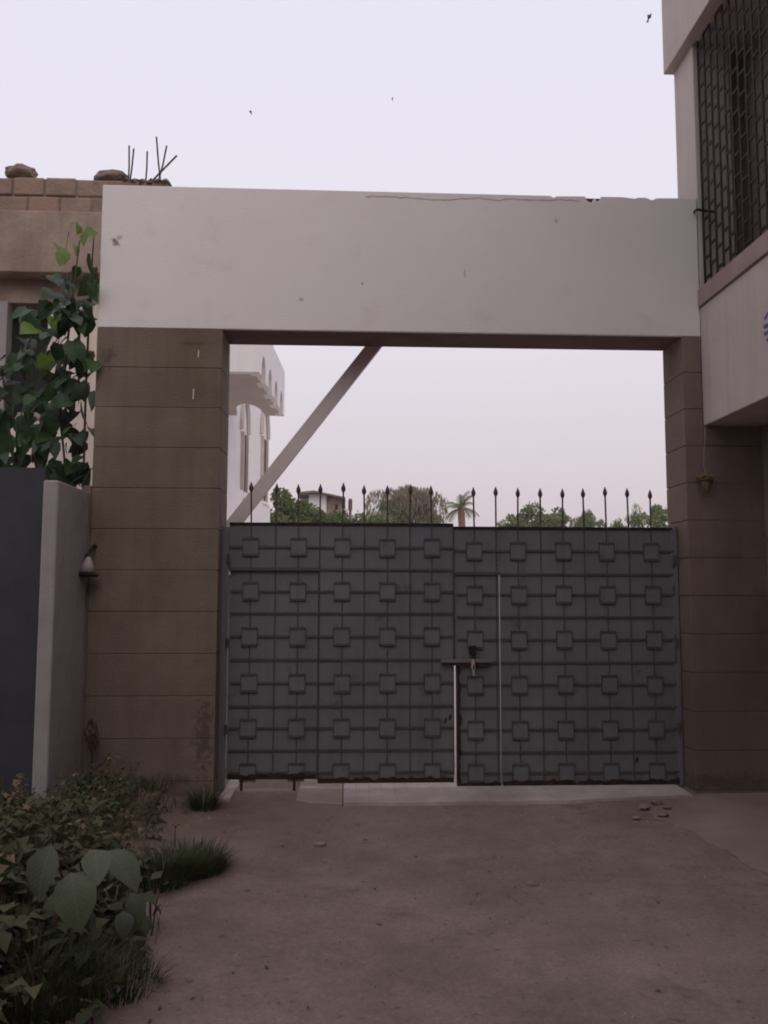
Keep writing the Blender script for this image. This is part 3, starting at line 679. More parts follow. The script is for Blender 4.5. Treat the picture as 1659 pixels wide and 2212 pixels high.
MB().box(wx0_-.5, wx1_, NY+.07, NY+.19, zwb, zwb+.06).build('window_frame', M['post'], win)
# reinforcement rods
for (x0, y0, x1, y1) in [(277,396,279,315),(279,397,289,321),(314,396,318,327),(348,398,338,296),(340,392,360,315),(312,402,382,336)]:
    a, c = U(x0, y0+6, NY+.06), U(x1, y1, NY+.06+random.uniform(-.05, .05))
    MB().tube([a, (a+c)/2+Vector((random.uniform(-.01, .01), 0, 0)), c], .0095, 6).build('rebar', M['spear'], nb)
for i, px in enumerate((274, 292, 309, 327, 344, 360)):
    q = U(px, 392, NY+.06); rock('mortar_lump', (q.x, NY+.06, zp-.05-.01*(i % 2)), (.052, .09, .034), M['lump'], nb, seed=i+41)
for i, (px, w, h, lab) in enumerate([(45,62,34,'rounded lump of rubble on the parapet at the far left'), (240,66,28,'flat stone lump on the parapet beside the reinforcement rods')]):
    p = U(px, 381, NY+.1); s = w/2/1850.6*8.58
    r = rock('parapet_stone', (p.x, NY+.1, zp-.025), (s*1.12, .11, h/1850.6*8.58*.56), M['lump'], seed=i+31, sub=3, amp=.25); tag(r, lab, 'stone', 'stones on the parapet')

# dark gate and white post left of the pillar
py_ = -0.7
a, c = U(83,1300,py_), U(117,1300,py_); zt_ = U(100,1037,py_).z
pt = thing('boundary_post', 'pale grey plastered post between the dark side gate and brown wall', 'post', (a.x, py_, 0))
MB().box(a.x, c.x, py_, 0.0-0.004, -.05, zt_).build('shaft', M['post'], pt, bevel=.012)
a2 = U(88,1012,py_+.1); 
ng = thing('side_gate', 'dark blue-grey sheet metal side gate left of the pale post', 'gate', (a.x-1, py_, 0))
MB().box(a.x-2.4, a.x-.01, py_+.06, py_+.09, .08, a2.z).build('sheet', M['navy'], ng)
# ------------------------------------------------------------------ white house and far things behind the gate
wh = thing('white_house', 'white house with arched canopy seen through the left of the opening', 'house', (-3.5, 10, 0))
D1, D2 = 13.6-DIST+.0, 17.1-DIST
zc0 = U(614,899,D2).z; zc1 = zc0 + .86
xc1, xc2 = U(560,800,D1).x, U(614,899,D2).x
# side fascia with pointed arch cut-outs (in the y-z plane, leaning from corner to far end)
def arch_poly(s0, s1, z0, z1, n_arch, margin, rise, w):
    pts = [(s0, z1), (s0, z0)]
    step = (s1-s0-2*margin)/n_arch
    for k in range(n_arch):
        c_ = s0+margin+step*(k+.5); 
        for t_ in [0, .25, .5, .7, .85, 1, 1.15, 1.3, 1.5, 1.75, 2]:
            u = c_ - w/2 + w*t_/2; hgt = rise*math.sqrt(max(0, 1-(abs(t_-1))**1.7)) if t_ not in (0, 2) else 0
            pts.append((u, z0+hgt))
    pts += [(s1, z0), (s1, z1)]
    return pts
def slab_from(poly, P0, P1, thick, name, mt, par):
    d = Vector((P1[0]-P0[0], P1[1]-P0[1], 0)); L_ = d.length; d /= L_; n = Vector((-d.y, d.x, 0))*thick
    mb = MB(); N = len(poly)
    for off in (Vector((0, 0, 0)), n):
        for s, z in poly: q = Vector((P0[0], P0[1], 0))+d*s+off; mb.v.append((q.x, q.y, z))
    mb.face(*range(N)); mb.face(*[N+i for i in reversed(range(N))])
    for i in range(N): j = (i+1) % N; mb.face(i, N+i, N+j, j)
    return mb.build(name, mt, par)
Ls = math.hypot(xc2-xc1, D2-D1)
slab_from(arch_poly(0, Ls, zc0-.003, zc1-.003, 4, .08, .40, .52), (xc1+.002, D1+.004), (xc2, D2), .16, 'side_fascia', M['white'], wh)
slab_from(arch_poly(0, 3.0, zc0, zc1, 3, .38, .40, .52), (xc1-3.0, D1), (xc1, D1), .16, 'front_fascia', M['white'], wh)
def yz(py): return (zc0-EYE)*1850.6/(1276.6-py)-DIST
na, nb2 = U(512,902,D2).x, U(574,902,D2).x; sof = [(xc1-3.0, D1+.08), (xc1-.08, D1+.08), (xc2-.08, D2), (nb2, D2)]
for k in range(1, 12): u = k/12; sof.append((nb2+(na-nb2)*u, D2-(D2-yz(871))*math.sqrt(max(0, 1-(2*u-1)**2))))
sof += [(na, D2), (xc2-3.2, D2)]
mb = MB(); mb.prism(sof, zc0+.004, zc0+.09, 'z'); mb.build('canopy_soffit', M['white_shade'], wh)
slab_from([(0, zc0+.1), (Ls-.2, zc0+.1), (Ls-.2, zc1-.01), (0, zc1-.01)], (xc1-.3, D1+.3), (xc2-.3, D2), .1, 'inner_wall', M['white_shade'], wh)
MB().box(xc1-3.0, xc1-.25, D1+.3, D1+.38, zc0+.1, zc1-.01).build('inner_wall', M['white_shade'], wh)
mb = MB(); mb.prism([(xc1-3.0, D1), (xc1, D1), (xc2, D2), (xc2-3.2, D2)], zc1+.002, zc1+.05, 'z'); mb.build('canopy_top', M['white'], wh)
# flank wall with tall windows
W0, W1 = U(470,1000,16.4-DIST), U(578,1000,21.5-DIST)
Lw = math.hypot(W1.x-W0.x, W1.y-W0.y)
slab_from([(0, -.02), (Lw, -.02), (Lw, 6.6), (0, 6.6)], (W0.x, W0.y), (W1.x, W1.y), 3.0, 'flank_wall', M['white'], wh)
slab_from([(-1.0, -.02), (Lw+.06, -.02), (Lw+.06, U(578,1092,21.5-DIST).z), (-1.0, U(578,1092,21.5-DIST).z)], (W0.x+.07, W0.y), (W1.x+.07, W1.y), .06, 'plinth', M['white'], wh)
dW = Vector((W1.x-W0.x, W1.y-W0.y, 0)).normalized(); nW = Vector((dW.y, -dW.x, 0))
def hit(px):                               # where a column of the view meets the flank wall
    r_ = ray(px, 1000); A = Vector((W0.x, W0.y, 0)); 
    det = r_.x*(-dW.y)+dW.x*r_.y; ax, ay = A.x-CAM.x, A.y-CAM.y
    return (ax*r_.y - ay*r_.x)/(-det)*(1) if abs(det) > 1e-9 else 0
def wall_box(s0, s1, z0, z1, o0, o1, name, mt, par):
    mb = MB(); A = Vector((W0.x, W0.y, 0)); 
    q = [A+dW*s0+nW*o0, A+dW*s1+nW*o0, A+dW*s1+nW*o1, A+dW*s0+nW*o1]
    mb.v = [(p.x, p.y, z) for z in (z0, z1) for p in q]
    for f_ in ((0,1,2,3),(4,7,6,5),(0,4,5,1),(1,5,6,2),(2,6,7,3),(3,7,4,0)): mb.face(*f_)
    return mb.build(name, mt, par)
for (pa, pb, ya, yb) in [(521,529,938,1072),(564,573,948,1080)]:
    s0, s1 = hit(pa), hit(pb)
    A = Vector((W0.x, W0.y, 0)); dep = (A+dW*(s0+s1)/2).y
    za, zb_ = U((pa+pb)/2, ya, dep).z, U((pa+pb)/2, yb, dep).z
    w_ = wall_box(s0, s1, zb_, za, .004, .02, 'window', M['brownwin'], wh)
    wall_box(s0-.06, s0-.002, zb_-.06, za+.02, .003, .07, 'frame', M['white_shade'], w_)
    wall_box(s1+.002, s1+.06, zb_-.06, za+.02, .003, .07, 'frame', M['white_shade'], w_)
    wall_box(s0-.12, s1+.12, zb_-.12, zb_-.061, .003, .1, 'sill', M['white'], w_)
    # arched moulding
    mb = MB(); c_ = (s0+s1)/2; rw = (s1-s0)/2+.16; pts_ = []
    for k in range(13):
        th = math.pi*k/12; q = A+dW*(c_-rw*math.cos(th))+nW*.04; pts_.append((q.x, q.y, za+.05+.75*math.sin(th)))
    mb.tube(pts_, .05, 6).build('arch_moulding', M['white_shade'], w_)

# boundary wall far back in the courtyard
MB().box(-8, 12, 26.0, 26.3, -.02, 1.9).build('boundary_wall', M['cream'])
tag(bpy.data.objects['boundary_wall'], 'pale boundary wall across the back of the courtyard behind the gate', 'wall')

# far house above the trees
HY = 42
fh = thing('far_house', 'distant tan and white house with flat dark roof above the trees', 'house', (U(700,1100,HY).x, HY, 0))
P_ = lambda px: U(px, 1085, HY).x
Zp = lambda py: U(700, py, HY).z
MB().box(P_(667), P_(705), HY, HY+8, 0, Zp(1068)).build('wall', M['white'], fh)
MB().box(P_(705)+.01, P_(738), HY+.3, HY+8, 0, Zp(1075)).build('wing_wall', M['tan'], fh)
MB().box(P_(646), P_(667)-.01, HY+1.2, HY+8, 0, Zp(1072)).build('porch_wall', M['white_shade'], fh)  # porch shade under the eave put into the wall colour
MB().box(P_(738)+.01, P_(752), HY+.8, HY+6, 0, Zp(1096)).build('annex_wall', M['white'], fh)
MB().prism([(P_(643), Zp(1070)), (P_(680), Zp(1066)), (P_(746), Zp(1078)), (P_(746), Zp(1075.5)), (P_(678), Zp(1061.5)), (P_(650), Zp(1065))], HY-.5, HY+8.4).build('roof', M['block'], fh)
MB().box(P_(724), P_(729), HY+.27, HY+.29, Zp(1100), Zp(1088)).build('window', M['dark'], fh)
MB().box(P_(741), P_(747), HY+.76, HY+.79, Zp(1108), Zp(1099)).build('window', M['dark'], fh)
MB().tube([(P_(757), HY+1.4, 0), (P_(757), HY+1.4, Zp(1096))], .08, 8).build('tank_stand', M['block'], fh)
MB().tube([(P_(757), HY+1.4, Zp(1096)), (P_(757), HY+1.4, Zp(1074)), (P_(757), HY+1.4, Zp(1071))], [.12, .12, .05], 10).build('water_tank', M['brownwin'], fh)

# ------------------------------------------------------------------ trees
def leaf_cloud(mb, centers, n, size, droop=0.0, rng=random):
    for _ in range(n):
        c_, rad = rng.choice(centers)
        while True:
            q = Vector((rng.uniform(-1, 1), rng.uniform(-1, 1), rng.uniform(-1, 1)))
            if 0.15 < q.length < 1: break
        q = q.normalized()*(q.length**0.45)
        p = Vector(c_)+Vector((q.x*rad[0], q.y*rad[1], q.z*rad[2]))
        a = Vector((rng.gauss(0, 1), rng.gauss(0, 1), rng.gauss(0, 1)-droop*2)).normalized(); b_ = a.orthogonal().normalized()
        b_ = (b_*math.cos(rng.random()*6.28)+a.cross(b_)*math.sin(rng.random()*6.28))
        s = size*rng.uniform(.6, 1.3); i = len(mb.v)
        if droop: a = Vector((rng.gauss(0, .25), rng.gauss(0, .25), -1)).normalized(); b_ = Vector((math.cos(p.x*40), math.sin(p.x*40), 0))*.35; s *= 1.5
        mb.v += [tuple(p), tuple(p+a*s*.5+b_*s*.28), tuple(p+a*s), tuple(p+a*s*.5-b_*s*.28)]; mb.face(i, i+1, i+2, i+3)
def tree(name, label, px, top_y, wpx, Y, mt, leaves=5000, leaf=.16, droop=0.0, group='trees beyond the courtyard', seed=0, spread=.55):
    rng = random.Random(seed); top_ = U(px, top_y, Y); base_ = Vector((top_.x, Y, 0)); H = top_.z
    dist = (Y+DIST); hwid = wpx/2/1850.6*dist*1.12
    root = thing(name, label, 'tree', tuple(base_), group)
    tr = MB(); cpt = Vector((base_.x+rng.uniform(-.2, .2), Y, H*.45))
    tr.tube([base_, base_+Vector((.05, 0, H*.25)), cpt], [.16, .12, .09], 8)
    cs = []
    nb_ = 20
    for k in range(nb_):
        ang = rng.uniform(0, 6.28); rr = hwid*rng.uniform(.25, .95); hz = rng.uniform(.55, .92) if k > 2 else .86
        lim = 1-abs(hz-.68)*spread*1.2
        e_ = Vector((base_.x+rr*lim*math.cos(ang), Y+rr*lim*math.sin(ang), H*hz))
        if k == 0: e_ = Vector((base_.x, Y, H-hwid*.28))
        tr.tube([cpt+Vector((0, 0, -.3+.3*rng.random())), (cpt+e_)/2+Vector((rng.uniform(-.2, .2), rng.uniform(-.2, .2), .15)), e_], [.06, .04, .015], 5)
        r_ = hwid*rng.uniform(.26, .42); 
        rv = r_*rng.uniform(.75, 1.05)*(1.25 if droop else 1)
        if e_.z+rv > H: e_.z = H-rv*rng.uniform(.95, 1.1)
        cs.append((e_, (r_, r_, rv)))
    tr.build('trunk', M['bark'], root)
    cw = MB(); leaf_cloud(cw, cs, leaves, leaf, droop, rng)
    cw.mesh; me_, o_ = cw.mesh('crown', mt, fix=False); link('crown', me_, o_, root)
T = M['tree0'], M['tree1'], M['tree2'], M['tree3']
tree('broadleaf_tree', 'dense dark green tree right beside the white house', 608, 1056, 105, 27, T[0], 9000, .15, seed=1)
tree('broadleaf_tree', 'dark green tree in front of the far house', 650, 1086, 110, 29, T[0], 9000, .15, seed=2)
tree('broadleaf_tree', 'low green tree just right of the far house front', 722, 1104, 120, 30, T[0], 8000, .15, seed=3)
tree('broadleaf_tree', 'low mid green tree between far house and brown tree', 800, 1106, 120, 31, T[1], 8000, .15, seed=4)
tree('drooping_tree', 'tall thin brownish tree with drooping twigs at the opening centre', 886, 1046, 150, 34, T[2], 12000, .17, 1.2, seed=5)
tree('broadleaf_tree', 'small green tree left of the brownish drooping tree', 838, 1080, 96, 33, T[1], 6500, .15, seed=6)
tree('drooping_tree', 'low brownish shrubby tree between drooping tree and palm', 935, 1098, 60, 35, T[2], 4600, .15, .8, seed=7)
tree('broadleaf_tree', 'round mid green tree right of the palm', 1152, 1086, 95, 36, T[1], 5200, .17, seed=8)
tree('broadleaf_tree', 'small mid green tree touching the round one on its right', 1206, 1096, 62, 37, T[1], 3000, .17, seed=9)
tree('broadleaf_tree', 'low light green tree next right of the palm', 1105, 1112, 50, 36, T[3], 2200, .16, seed=10)
tree('broadleaf_tree', 'lone upright green tree in the gap at centre right', 1268, 1096, 66, 38, T[1], 3000, .17, .4, seed=11)
tree('broadleaf_tree', 'lowest light green treetop showing right of centre', 1336, 1120, 60, 38, T[3], 2000, .16, seed=12)
tree('broadleaf_tree', 'bright green tree against the right pillar', 1418, 1090, 78, 33, T[3], 5500, .15, seed=13)
tree('drooping_tree', 'wispy pale tree left of the bright green one by the right pillar', 1374, 1084, 46, 34, T[1], 1300, .14, .8, seed=14)

# palm
PY = 30; pc = U(995,1100,PY); pm = thing('palm_tree', 'single palm tree with drooping fronds near the gate centre', 'tree', (pc.x, PY, 0), 'trees beyond the courtyard')
MB().tube([(pc.x+.15, PY, 0), (pc.x+.12, PY, pc.z*.5), (pc.x+.03, PY, pc.z-.15), (pc.x, PY, pc.z)], [.2, .15, .16, .1], 10).build('trunk', M['palm_bark'], pm)
rng = random.Random(3)
for k in range(17):
    ang = k*2.399; lift = [1.25, .95, .6, .3, .0][k % 5]; Lf = rng.uniform(.8, 1.05)
    mb = MB(); dirh = Vector((math.cos(ang), math.sin(ang), 0)); P = Vector((pc.x, PY, pc.z)); pts_ = []
    v_ = dirh*math.cos(lift)+Vector((0, 0, math.sin(lift)))
    for s in range(9):
        pts_.append(P.copy()); P = P+v_*(Lf/8); v_ = (v_+Vector((0, 0, -.20))).normalized()
    side = Vector((-dirh.y, dirh.x, 0))
    mb.tube(pts_, [.018-.0018*i for i in range(9)], 4)
    for s in range(1, 9):
        for q in range(2):
            pp = pts_[s-1].lerp(pts_[s], q/2); ln = .26*math.sin(math.pi*(s+.6)/10)+.05
            for sg in (-1, 1):
                i = len(mb.v); tip = pp+side*sg*ln*.75+(pts_[s]-pts_[s-1]).normalized()*ln*.7+Vector((0, 0, -ln*.5)); wdt = (pts_[s]-pts_[s-1]).normalized()*.025
                mb.v += [tuple(pp-wdt), tuple(pp+wdt), tuple(tip)]; mb.face(i, i+1, i+2)
    mb.build('frond', M['tree1'], pm)

# ------------------------------------------------------------------ plants
def leaf_mesh(name, w, mt, curl=.25, kind='heart'):
    prof = {'heart': [(0, .0, .16), (.1, .62, -.06), (.32, .5*2, .22), (.6, .78, .55), (.82, .36, .8), (1, 0, 1)],
            'ovate': [(0, .0, .0), (.15, .55, .13), (.38, .9, .36), (.62, .8, .62), (.85, .4, .86), (1, 0, 1)]}[kind]
    mb = MB(); mid = []; lft = []; rgt = []
    for (u, hw_, yy) in prof:
        z = -curl*u*u*w; mid.append(len(mb.v)); mb.v.append((0, u*w*1.15, z))
        if hw_ > 0:
            up_ = .10*hw_*w
            lft.append(len(mb.v)); mb.v.append((-hw_*w*.5, yy*w*1.15, z+up_)); rgt.append(len(mb.v)); mb.v.append((hw_*w*.5, yy*w*1.15, z+up_))
    for a_ in range(len(lft)):
        pass
    n = len(lft)
    mb.face(mid[0], mid[1], lft[0]); mb.face(mid[0], rgt[0], mid[1])
    for k in range(n-1):
        mb.face(mid[k+1], mid[k+2], lft[k+1], lft[k]); mb.face(mid[k+1], rgt[k], rgt[k+1], mid[k+2])
    mb.face(mid[n], mid[n+1], lft[n-1]); mb.face(mid[n], rgt[n-1], mid[n+1])
    me_, _ = mb.mesh(name, mt, origin=(0, 0, 0), smooth=True, fix=False); return me_
def put_leaf(me_, p, normal, tipdir, s, parent, name='leaf'):
    n = normal.normalized(); yv = (tipdir-n*tipdir.dot(n)).normalized(); xv = yv.cross(n)
    o = bpy.data.objects.new(name, me_); col.objects.link(o); o.parent = parent
    mt_ = Matrix((xv*s, yv*s, n*s)).transposed().to_4x4(); mt_.translation = Vector(p)-WL[parent.name]
    o.matrix_local = mt_; return o
# climbing plant left of the pillar
rng = random.Random(11)
vn = thing('climbing_plant', 'leafy climbing plant with heart-shaped leaves between left pillar and side gate', 'plant', tuple(U(120,1600,.25)))
lm_d = leaf_mesh('leaf', .185, M['leaf']); lm_b = leaf_mesh('leaf', .18, M['leaf_bright'])
stems = [[(150,1500,.2),(150,1100,.2),(130,900,.25),(150,700,.3),(172,520,.3)], [(120,1500,.2),(90,1080,.2),(60,900,.2),(50,780,.2),(80,690,.25)], [(170,1500,.25),(180,1050,.25),(185,850,.28),(195,620,.3),(203,510,.3)], [(90,1500,.1),(40,1060,.1),(15,900,.1),(5,800,.1)]]
for s_ in stems: MB().tube([U(*q) for q in s_], [.016]+[.010]*(len(s_)-2)+[.005], 6).build('stem', M['stem'], vn)
def vine_leaf(px, py, bright=False, big=1.0):
    p = U(px, py, rng.uniform(-.05, .5)); nrm = Vector((rng.gauss(0, .8), -rng.uniform(.3, 1.0), rng.uniform(-.2, 1.4))); tip = Vector((rng.gauss(-.25, .5), rng.uniform(-.4, .1), -1))
    put_leaf(lm_b if bright else lm_d, p, nrm, tip, rng.uniform(.42, .95)*big, vn)
for (px, py) in [(157,496),(150,520),(163,545),(187,515),(203,512),(170,500)]: vine_leaf(px, py-14, True, .9)
for (px, py) in [(128,545),(135,560),(195,560),(166,588),(205,590)]: vine_leaf(px, py-12, px < 140, 1.0)
for _ in range(38): vine_leaf(rng.uniform(105, 208), rng.uniform(585, 690))
for _ in range(50): vine_leaf(rng.uniform(45, 205), rng.uniform(660, 790), rng.random() < .12)
for _ in range(120): vine_leaf(rng.uniform(-25, 198), rng.uniform(770, 960))
for _ in range(50): vine_leaf(rng.uniform(-25, 190)*1.0, rng.uniform(930, 1015))
for _ in range(24): vine_leaf(rng.uniform(100, 195), rng.uniform(1000, 1035), big=.8)

# verge: ground cover, broad leaves, tufts
rng = random.Random(5)
def blade(mb, p, h, lean, w):
    side = Vector((-lean.y, lean.x, 0)); side = side.normalized()*w if side.length > 1e-4 else Vector((w, 0, 0))
    i = len(mb.v); q1 = p+Vector((0, 0, h*.55))+lean*.3; q2 = p+Vector((0, 0, h))+lean
    mb.v += [tuple(p-side), tuple(p+side), tuple(q1+side*.7), tuple(q1-side*.7), tuple(q2)]
    mb.face(i, i+1, i+2, i+3); mb.face(i+3, i+2, i+4)
def small_leaf(mb, p, s):
    a = Vector((rng.gauss(0, 1), rng.gauss(0, 1), rng.gauss(.2, .5))).normalized(); b_ = a.cross(Vector((rng.gauss(0, .4), rng.gauss(0, .4), 1))).normalized(); i = len(mb.v)
    mb.v += [tuple(p), tuple(p+a*s*.45+b_*s*.32), tuple(p+a*s), tuple(p+a*s*.45-b_*s*.32)]; mb.face(i, i+1, i+2, i+3)
cov, dry = MB(), MB()
n = 0
while n < 24000:
    near = rng.random() < .6
    y = rng.uniform(-4.0, -1.8) if near else rng.uniform(-5.2, -.15); x = verge_x(y)-rng.uniform(-.1, 1.5 if near else 2.6)
    if y > -.72 and x < U(117,1600,-.7).x+.02: continue
    v_ = verge(x, y)
    if rng.random() > v_*1.1: continue
    patch = noise.noise(Vector((x*1.7, y*1.7, 4)))
    p = Vector((x, y, gz(x, y)-.005)); hh = (.12+.24*max(0, patch+.35))*(1.0 if y < -1.9 else .45)
    if rng.random() < (.10 if y < -1.9 else .24): blade(dry, p, rng.uniform(.08, .24)*(1 if y < -1.5 else .75), Vector((rng.gauss(0, .06), rng.gauss(0, .06), 0)), .0035)
    elif rng.random() < .45: blade(cov, p, rng.uniform(.5, 1.3)*hh, Vector((rng.gauss(0, .05), rng.gauss(0, .05), 0)), .005)
    else: small_leaf(cov if rng.random() < .85 else dry, p+Vector((0, 0, rng.random()*hh)), rng.uniform(.025, .065)*(1.5 if y < -2.2 else 1))
    n += 1
for _ in range(520):
    y = rng.uniform(-3.0, -.3); x = verge_x(y)-rng.uniform(.0, 1.6)
    if y > -.85 and x < U(117,1600,-.7).x+.05: continue
    if verge(x, y) < .25: continue
    hb = rng.uniform(.12, .34); blade(dry, Vector((x, y, gz(x, y)-.005)), hb, Vector((rng.uniform(.1, .6)*hb, rng.gauss(0, .2)*hb, 0)), .0028)
for mb, nm, mt_, lb in ((cov, 'ground_cover', M['cover'], 'low green weeds covering the verge at lower left'), (dry, 'dry_weeds', M['dry'], 'dry straw-coloured weeds among the greenery at lower left')):
    me_, o_ = mb.mesh(nm, mt_, fix=False); tag(link(nm, me_, o_), lb, 'weeds', kind='stuff')
spr, sprd = MB(), MB()
def drooping_leaf(mb, p, dirh, s_, lift):
    a = (dirh*math.cos(lift)+Vector((0, 0, math.sin(lift)))).normalized(); b_ = Vector((-dirh.y, dirh.x, 0)); i = len(mb.v)
    m1 = p+a*s_*.5; tip = p+a*s_*.55+(a+Vector((0, 0, -1.0))).normalized()*s_*.5
    mb.v += [tuple(p), tuple(m1+b_*s_*.30+Vector((0, 0, .05*s_))), tuple(m1), tuple(m1-b_*s_*.30+Vector((0, 0, .05*s_))), tuple(tip)]
    mb.face(i, i+2, i+1); mb.face(i, i+3, i+2); mb.face(i+1, i+2, i+4); mb.face(i+2, i+3, i+4)
n = 0
while n < 760:
    y = rng.uniform(-4.0, -.35); x = verge_x(y)-rng.uniform(-.02, 1.7)
    if y > -.85 and x < U(117,1600,-.7).x+.05: continue
    v_ = verge(x, y)
    if rng.random() > v_*1.2: continue
    n += 1
    tall = .20+.16*max(0, noise.noise(Vector((x*1.3, y*1.3, 8)))+.4)
    h = rng.uniform(.45, 1.15)*tall*(1.25 if -3.4 < y < -1.8 else .95)*(.45+.55*min(1, v_*1.3)); p0 = Vector((x, y, gz(x, y)-.01)); ln = Vector((rng.gauss(.03, .09), rng.gauss(-.03, .09), 0))
    mb = sprd if rng.random() < .13 else spr; sz = rng.uniform(.055, .125) if y < -1.7 else rng.uniform(.03, .065)
    blade(mb, p0, h, ln, .004)
    for k in range(rng.randint(9, 17)):
        u = rng.uniform(.15, 1.0); ang = k*2.4+rng.uniform(-.5, .5)
        drooping_leaf(mb, p0+Vector((0, 0, h*u))+ln*u*u, Vector((math.cos(ang), math.sin(ang), 0)), sz*rng.uniform(.6, 1.2), rng.uniform(-.3, .8))
for mb, nm, mt_, lb in ((spr, 'leafy_weeds', M['cover'], 'bushy leafy weeds rising from the verge at lower left'), (sprd, 'withered_weeds', M['dry'], 'withered brown weeds mixed into the bushy verge')):
    me_, o_ = mb.mesh(nm, mt_, fix=False, smooth=True); tag(link(nm, me_, o_), lb, 'weeds', kind='stuff')
lm_o = leaf_mesh('leaf', .24, M['broad'], .35, 'ovate')
def broad_plant(base_, leaves, label, grp='broad-leaved weeds on the verge'):
    root = thing('broad_leaf_plant', label, 'plant', tuple(base_), grp)
    for (p, nrm, tip, s) in leaves:
        put_leaf(lm_o, p, nrm, tip, s, root)
        MB().tube([base_, (Vector(base_)+p)/2+Vector((0, 0, .05)), p], [.007, .006, .004], 5).build('stalk', M['stem'], root)
V = Vector
b0 = G(175,2090); b0.z = gz(b0.x, b0.y)
lv = []
for (px, py, Y, nrm, tip, s) in [(152,1885,-3.30,(.25,-.75,.65),(.3,-.3,-1),.70),(112,1826,-3.15,(-.3,-.8,.55),(-.12,-.2,-1),.66),(228,1838,-3.0,(.35,-.25,.95),(.9,-.45,-.45),.72),(205,1835,-3.1,(.1,-.5,.9),(.3,-.7,-.6),.5)]:
    lv.append((U(px, py, Y), V(nrm), V(tip), s))
broad_plant(b0, lv, 'broad-leaved weed with the largest pale green leaves, front of the verge')
spots = [(80,1960,-2.75,'broad-leaved weed behind the largest one near the left picture edge'),(250,1950,-2.6,'broad-leaved weed half hidden in grass right of the largest one'),(225,1790,-1.7,'small broad-leaved weed at the foot of the left pillar'),(110,1740,-1.3,'small broad-leaved weed below the pale post')]
for i, (px, py, Y, lab) in enumerate(spots):
    p = U(px, py, Y); bz = gz(p.x, p.y); base_ = V((p.x, p.y, bz)); lv = []; sc = [.62,.55,.36,.34][i]
    for k in range(rng.randint(10, 14)):
        ang = rng.uniform(0, 6.28); r_ = rng.uniform(.06, .24)*sc*1.3; q = base_+V((r_*math.cos(ang), r_*math.sin(ang), rng.uniform(.12, .34)*sc*1.2))
        dh = V((math.cos(ang), math.sin(ang), 0)); lv.append((q, V((0, -.25, 1))+dh*.8, dh+V((0, -.2, -.9)), rng.uniform(.45, .85)*sc))
    broad_plant(base_, lv, lab)
def tuft(px, py, r_, h, n_, lab, mt_=None):
    p = G(px, py); bz = gz(p.x, p.y); mb = MB()
    for _ in range(n_):
        a_ = rng.uniform(0, 6.28); q = r_*math.sqrt(rng.random()); pp = V((p.x+q*math.cos(a_), p.y+q*math.sin(a_), bz-.005))
        blade(mb, pp, h*rng.uniform(.35, 1.0), V((math.cos(a_), math.sin(a_), 0))*rng.uniform(.1, 1.1)*h, .0028)
    me_, o_ = mb.mesh('grass_tuft', mt_ or M['grass'], fix=False, origin=(p.x, p.y, bz)); tag(link('grass_tuft', me_, o_), lab, 'grass', 'grass tufts at the lane edge')
tuft(440, 1742, .10, .18, 320, 'dark grass tuft at the inner foot of the left pillar')
tuft(415, 1876, .19, .13, 1300, 'large dark grass tuft leaning over the lane edge')
tuft(345, 1905, .17, .17, 600, 'grass tuft just left of the large dark one')
tuft(322, 1728, .12, .14, 120, 'thin grass tuft under the middle of the left pillar')
tuft(60, 2190, .24, .24, 800, 'tall grass tuft in the bottom left corner')
tuft(250, 2130, .16, .12, 420, 'short grass tuft at the lane edge near the picture bottom')
# dead stalk against the pillar
p = U(196,1668,-.16); p.z = gz(p.x, p.y)
ds = thing('dead_plant', 'withered dark red stalk standing against the left pillar foot', 'plant', tuple(p))
q = U(196,1575,p.y)
MB().tube([p, p.lerp(q, .5)+V((.01, 0, 0)), q], [.009,.007,.005], 6).build('stalk', M['deadstalk'], ds)
q2 = U(240,1625,p.y+.02); MB().tube([p.lerp(q, .25), p.lerp(q, .3).lerp(q2, .6)+V((0, 0, -.03)), q2], [.007,.006,.003], 6).build('side_twig', M['deadstalk'], ds)
mb = MB(); leaf_cloud(mb, [(q, (.055, .05, .085)), (q+V((.01, 0, -.07)), (.045, .04, .05))], 170, .035, .6, rng); me_, o_ = mb.mesh('seed_head', M['deadstalk'], fix=False); link('seed_head', me_, o_, ds)
# twig leaning by post top
MB().tube([U(176,1052,-.05), U(186,1030,-.02), U(200,1010,.0)], [.006,.006,.004], 6).build('twig', M['deadstalk'])
tag(bpy.data.objects['twig'], 'thin dark twig leaning between post top and left pillar', 'twig')

# ------------------------------------------------------------------ birds
def bird(px, py, Y, span, roll, label):
    p = U(px, py, Y); root = thing('bird', label, 'bird', tuple(p), 'birds in the sky')
    MB().tube([(p.x-.5*span*.5, p.y, p.z), (p.x-.3*span*.5, p.y, p.z+.01), (p.x, p.y, p.z+.01), (p.x+.4*span*.5, p.y, p.z)], [.002, span*.06, span*.07, .004], 8).build('body', M['bird'], root, smooth=True)
    for sg in (-1, 1):
        mb = MB(); mb.v = [(p.x-.16*span, p.y, p.z+.01), (p.x+.12*span, p.y, p.z+.01), (p.x+.2*span, p.y+sg*.28*span, p.z+.07*span), (p.x+.02*span, p.y+sg*.5*span, p.z+.02), (p.x-.06*span, p.y+sg*.27*span, p.z+.07*span)]
        mb.v += [(a_, b_, c_+.006) for a_, b_, c_ in mb.v]; mb.face(0, 1, 2, 3, 4); mb.face(9, 8, 7, 6, 5)
        for i in range(5): j = (i+1) % 5; mb.face(i, j, 5+j, 5+i)
        mb.build('wing', M['bird'], root)
    root.rotation_euler = (0, roll, 0)
bird(1400, 38, 16, .40, 1.45, 'dark bird high in the sky left of the building corner')
bird(847, 214, 30, .32, 1.4, 'tiny bird in the middle of the sky')
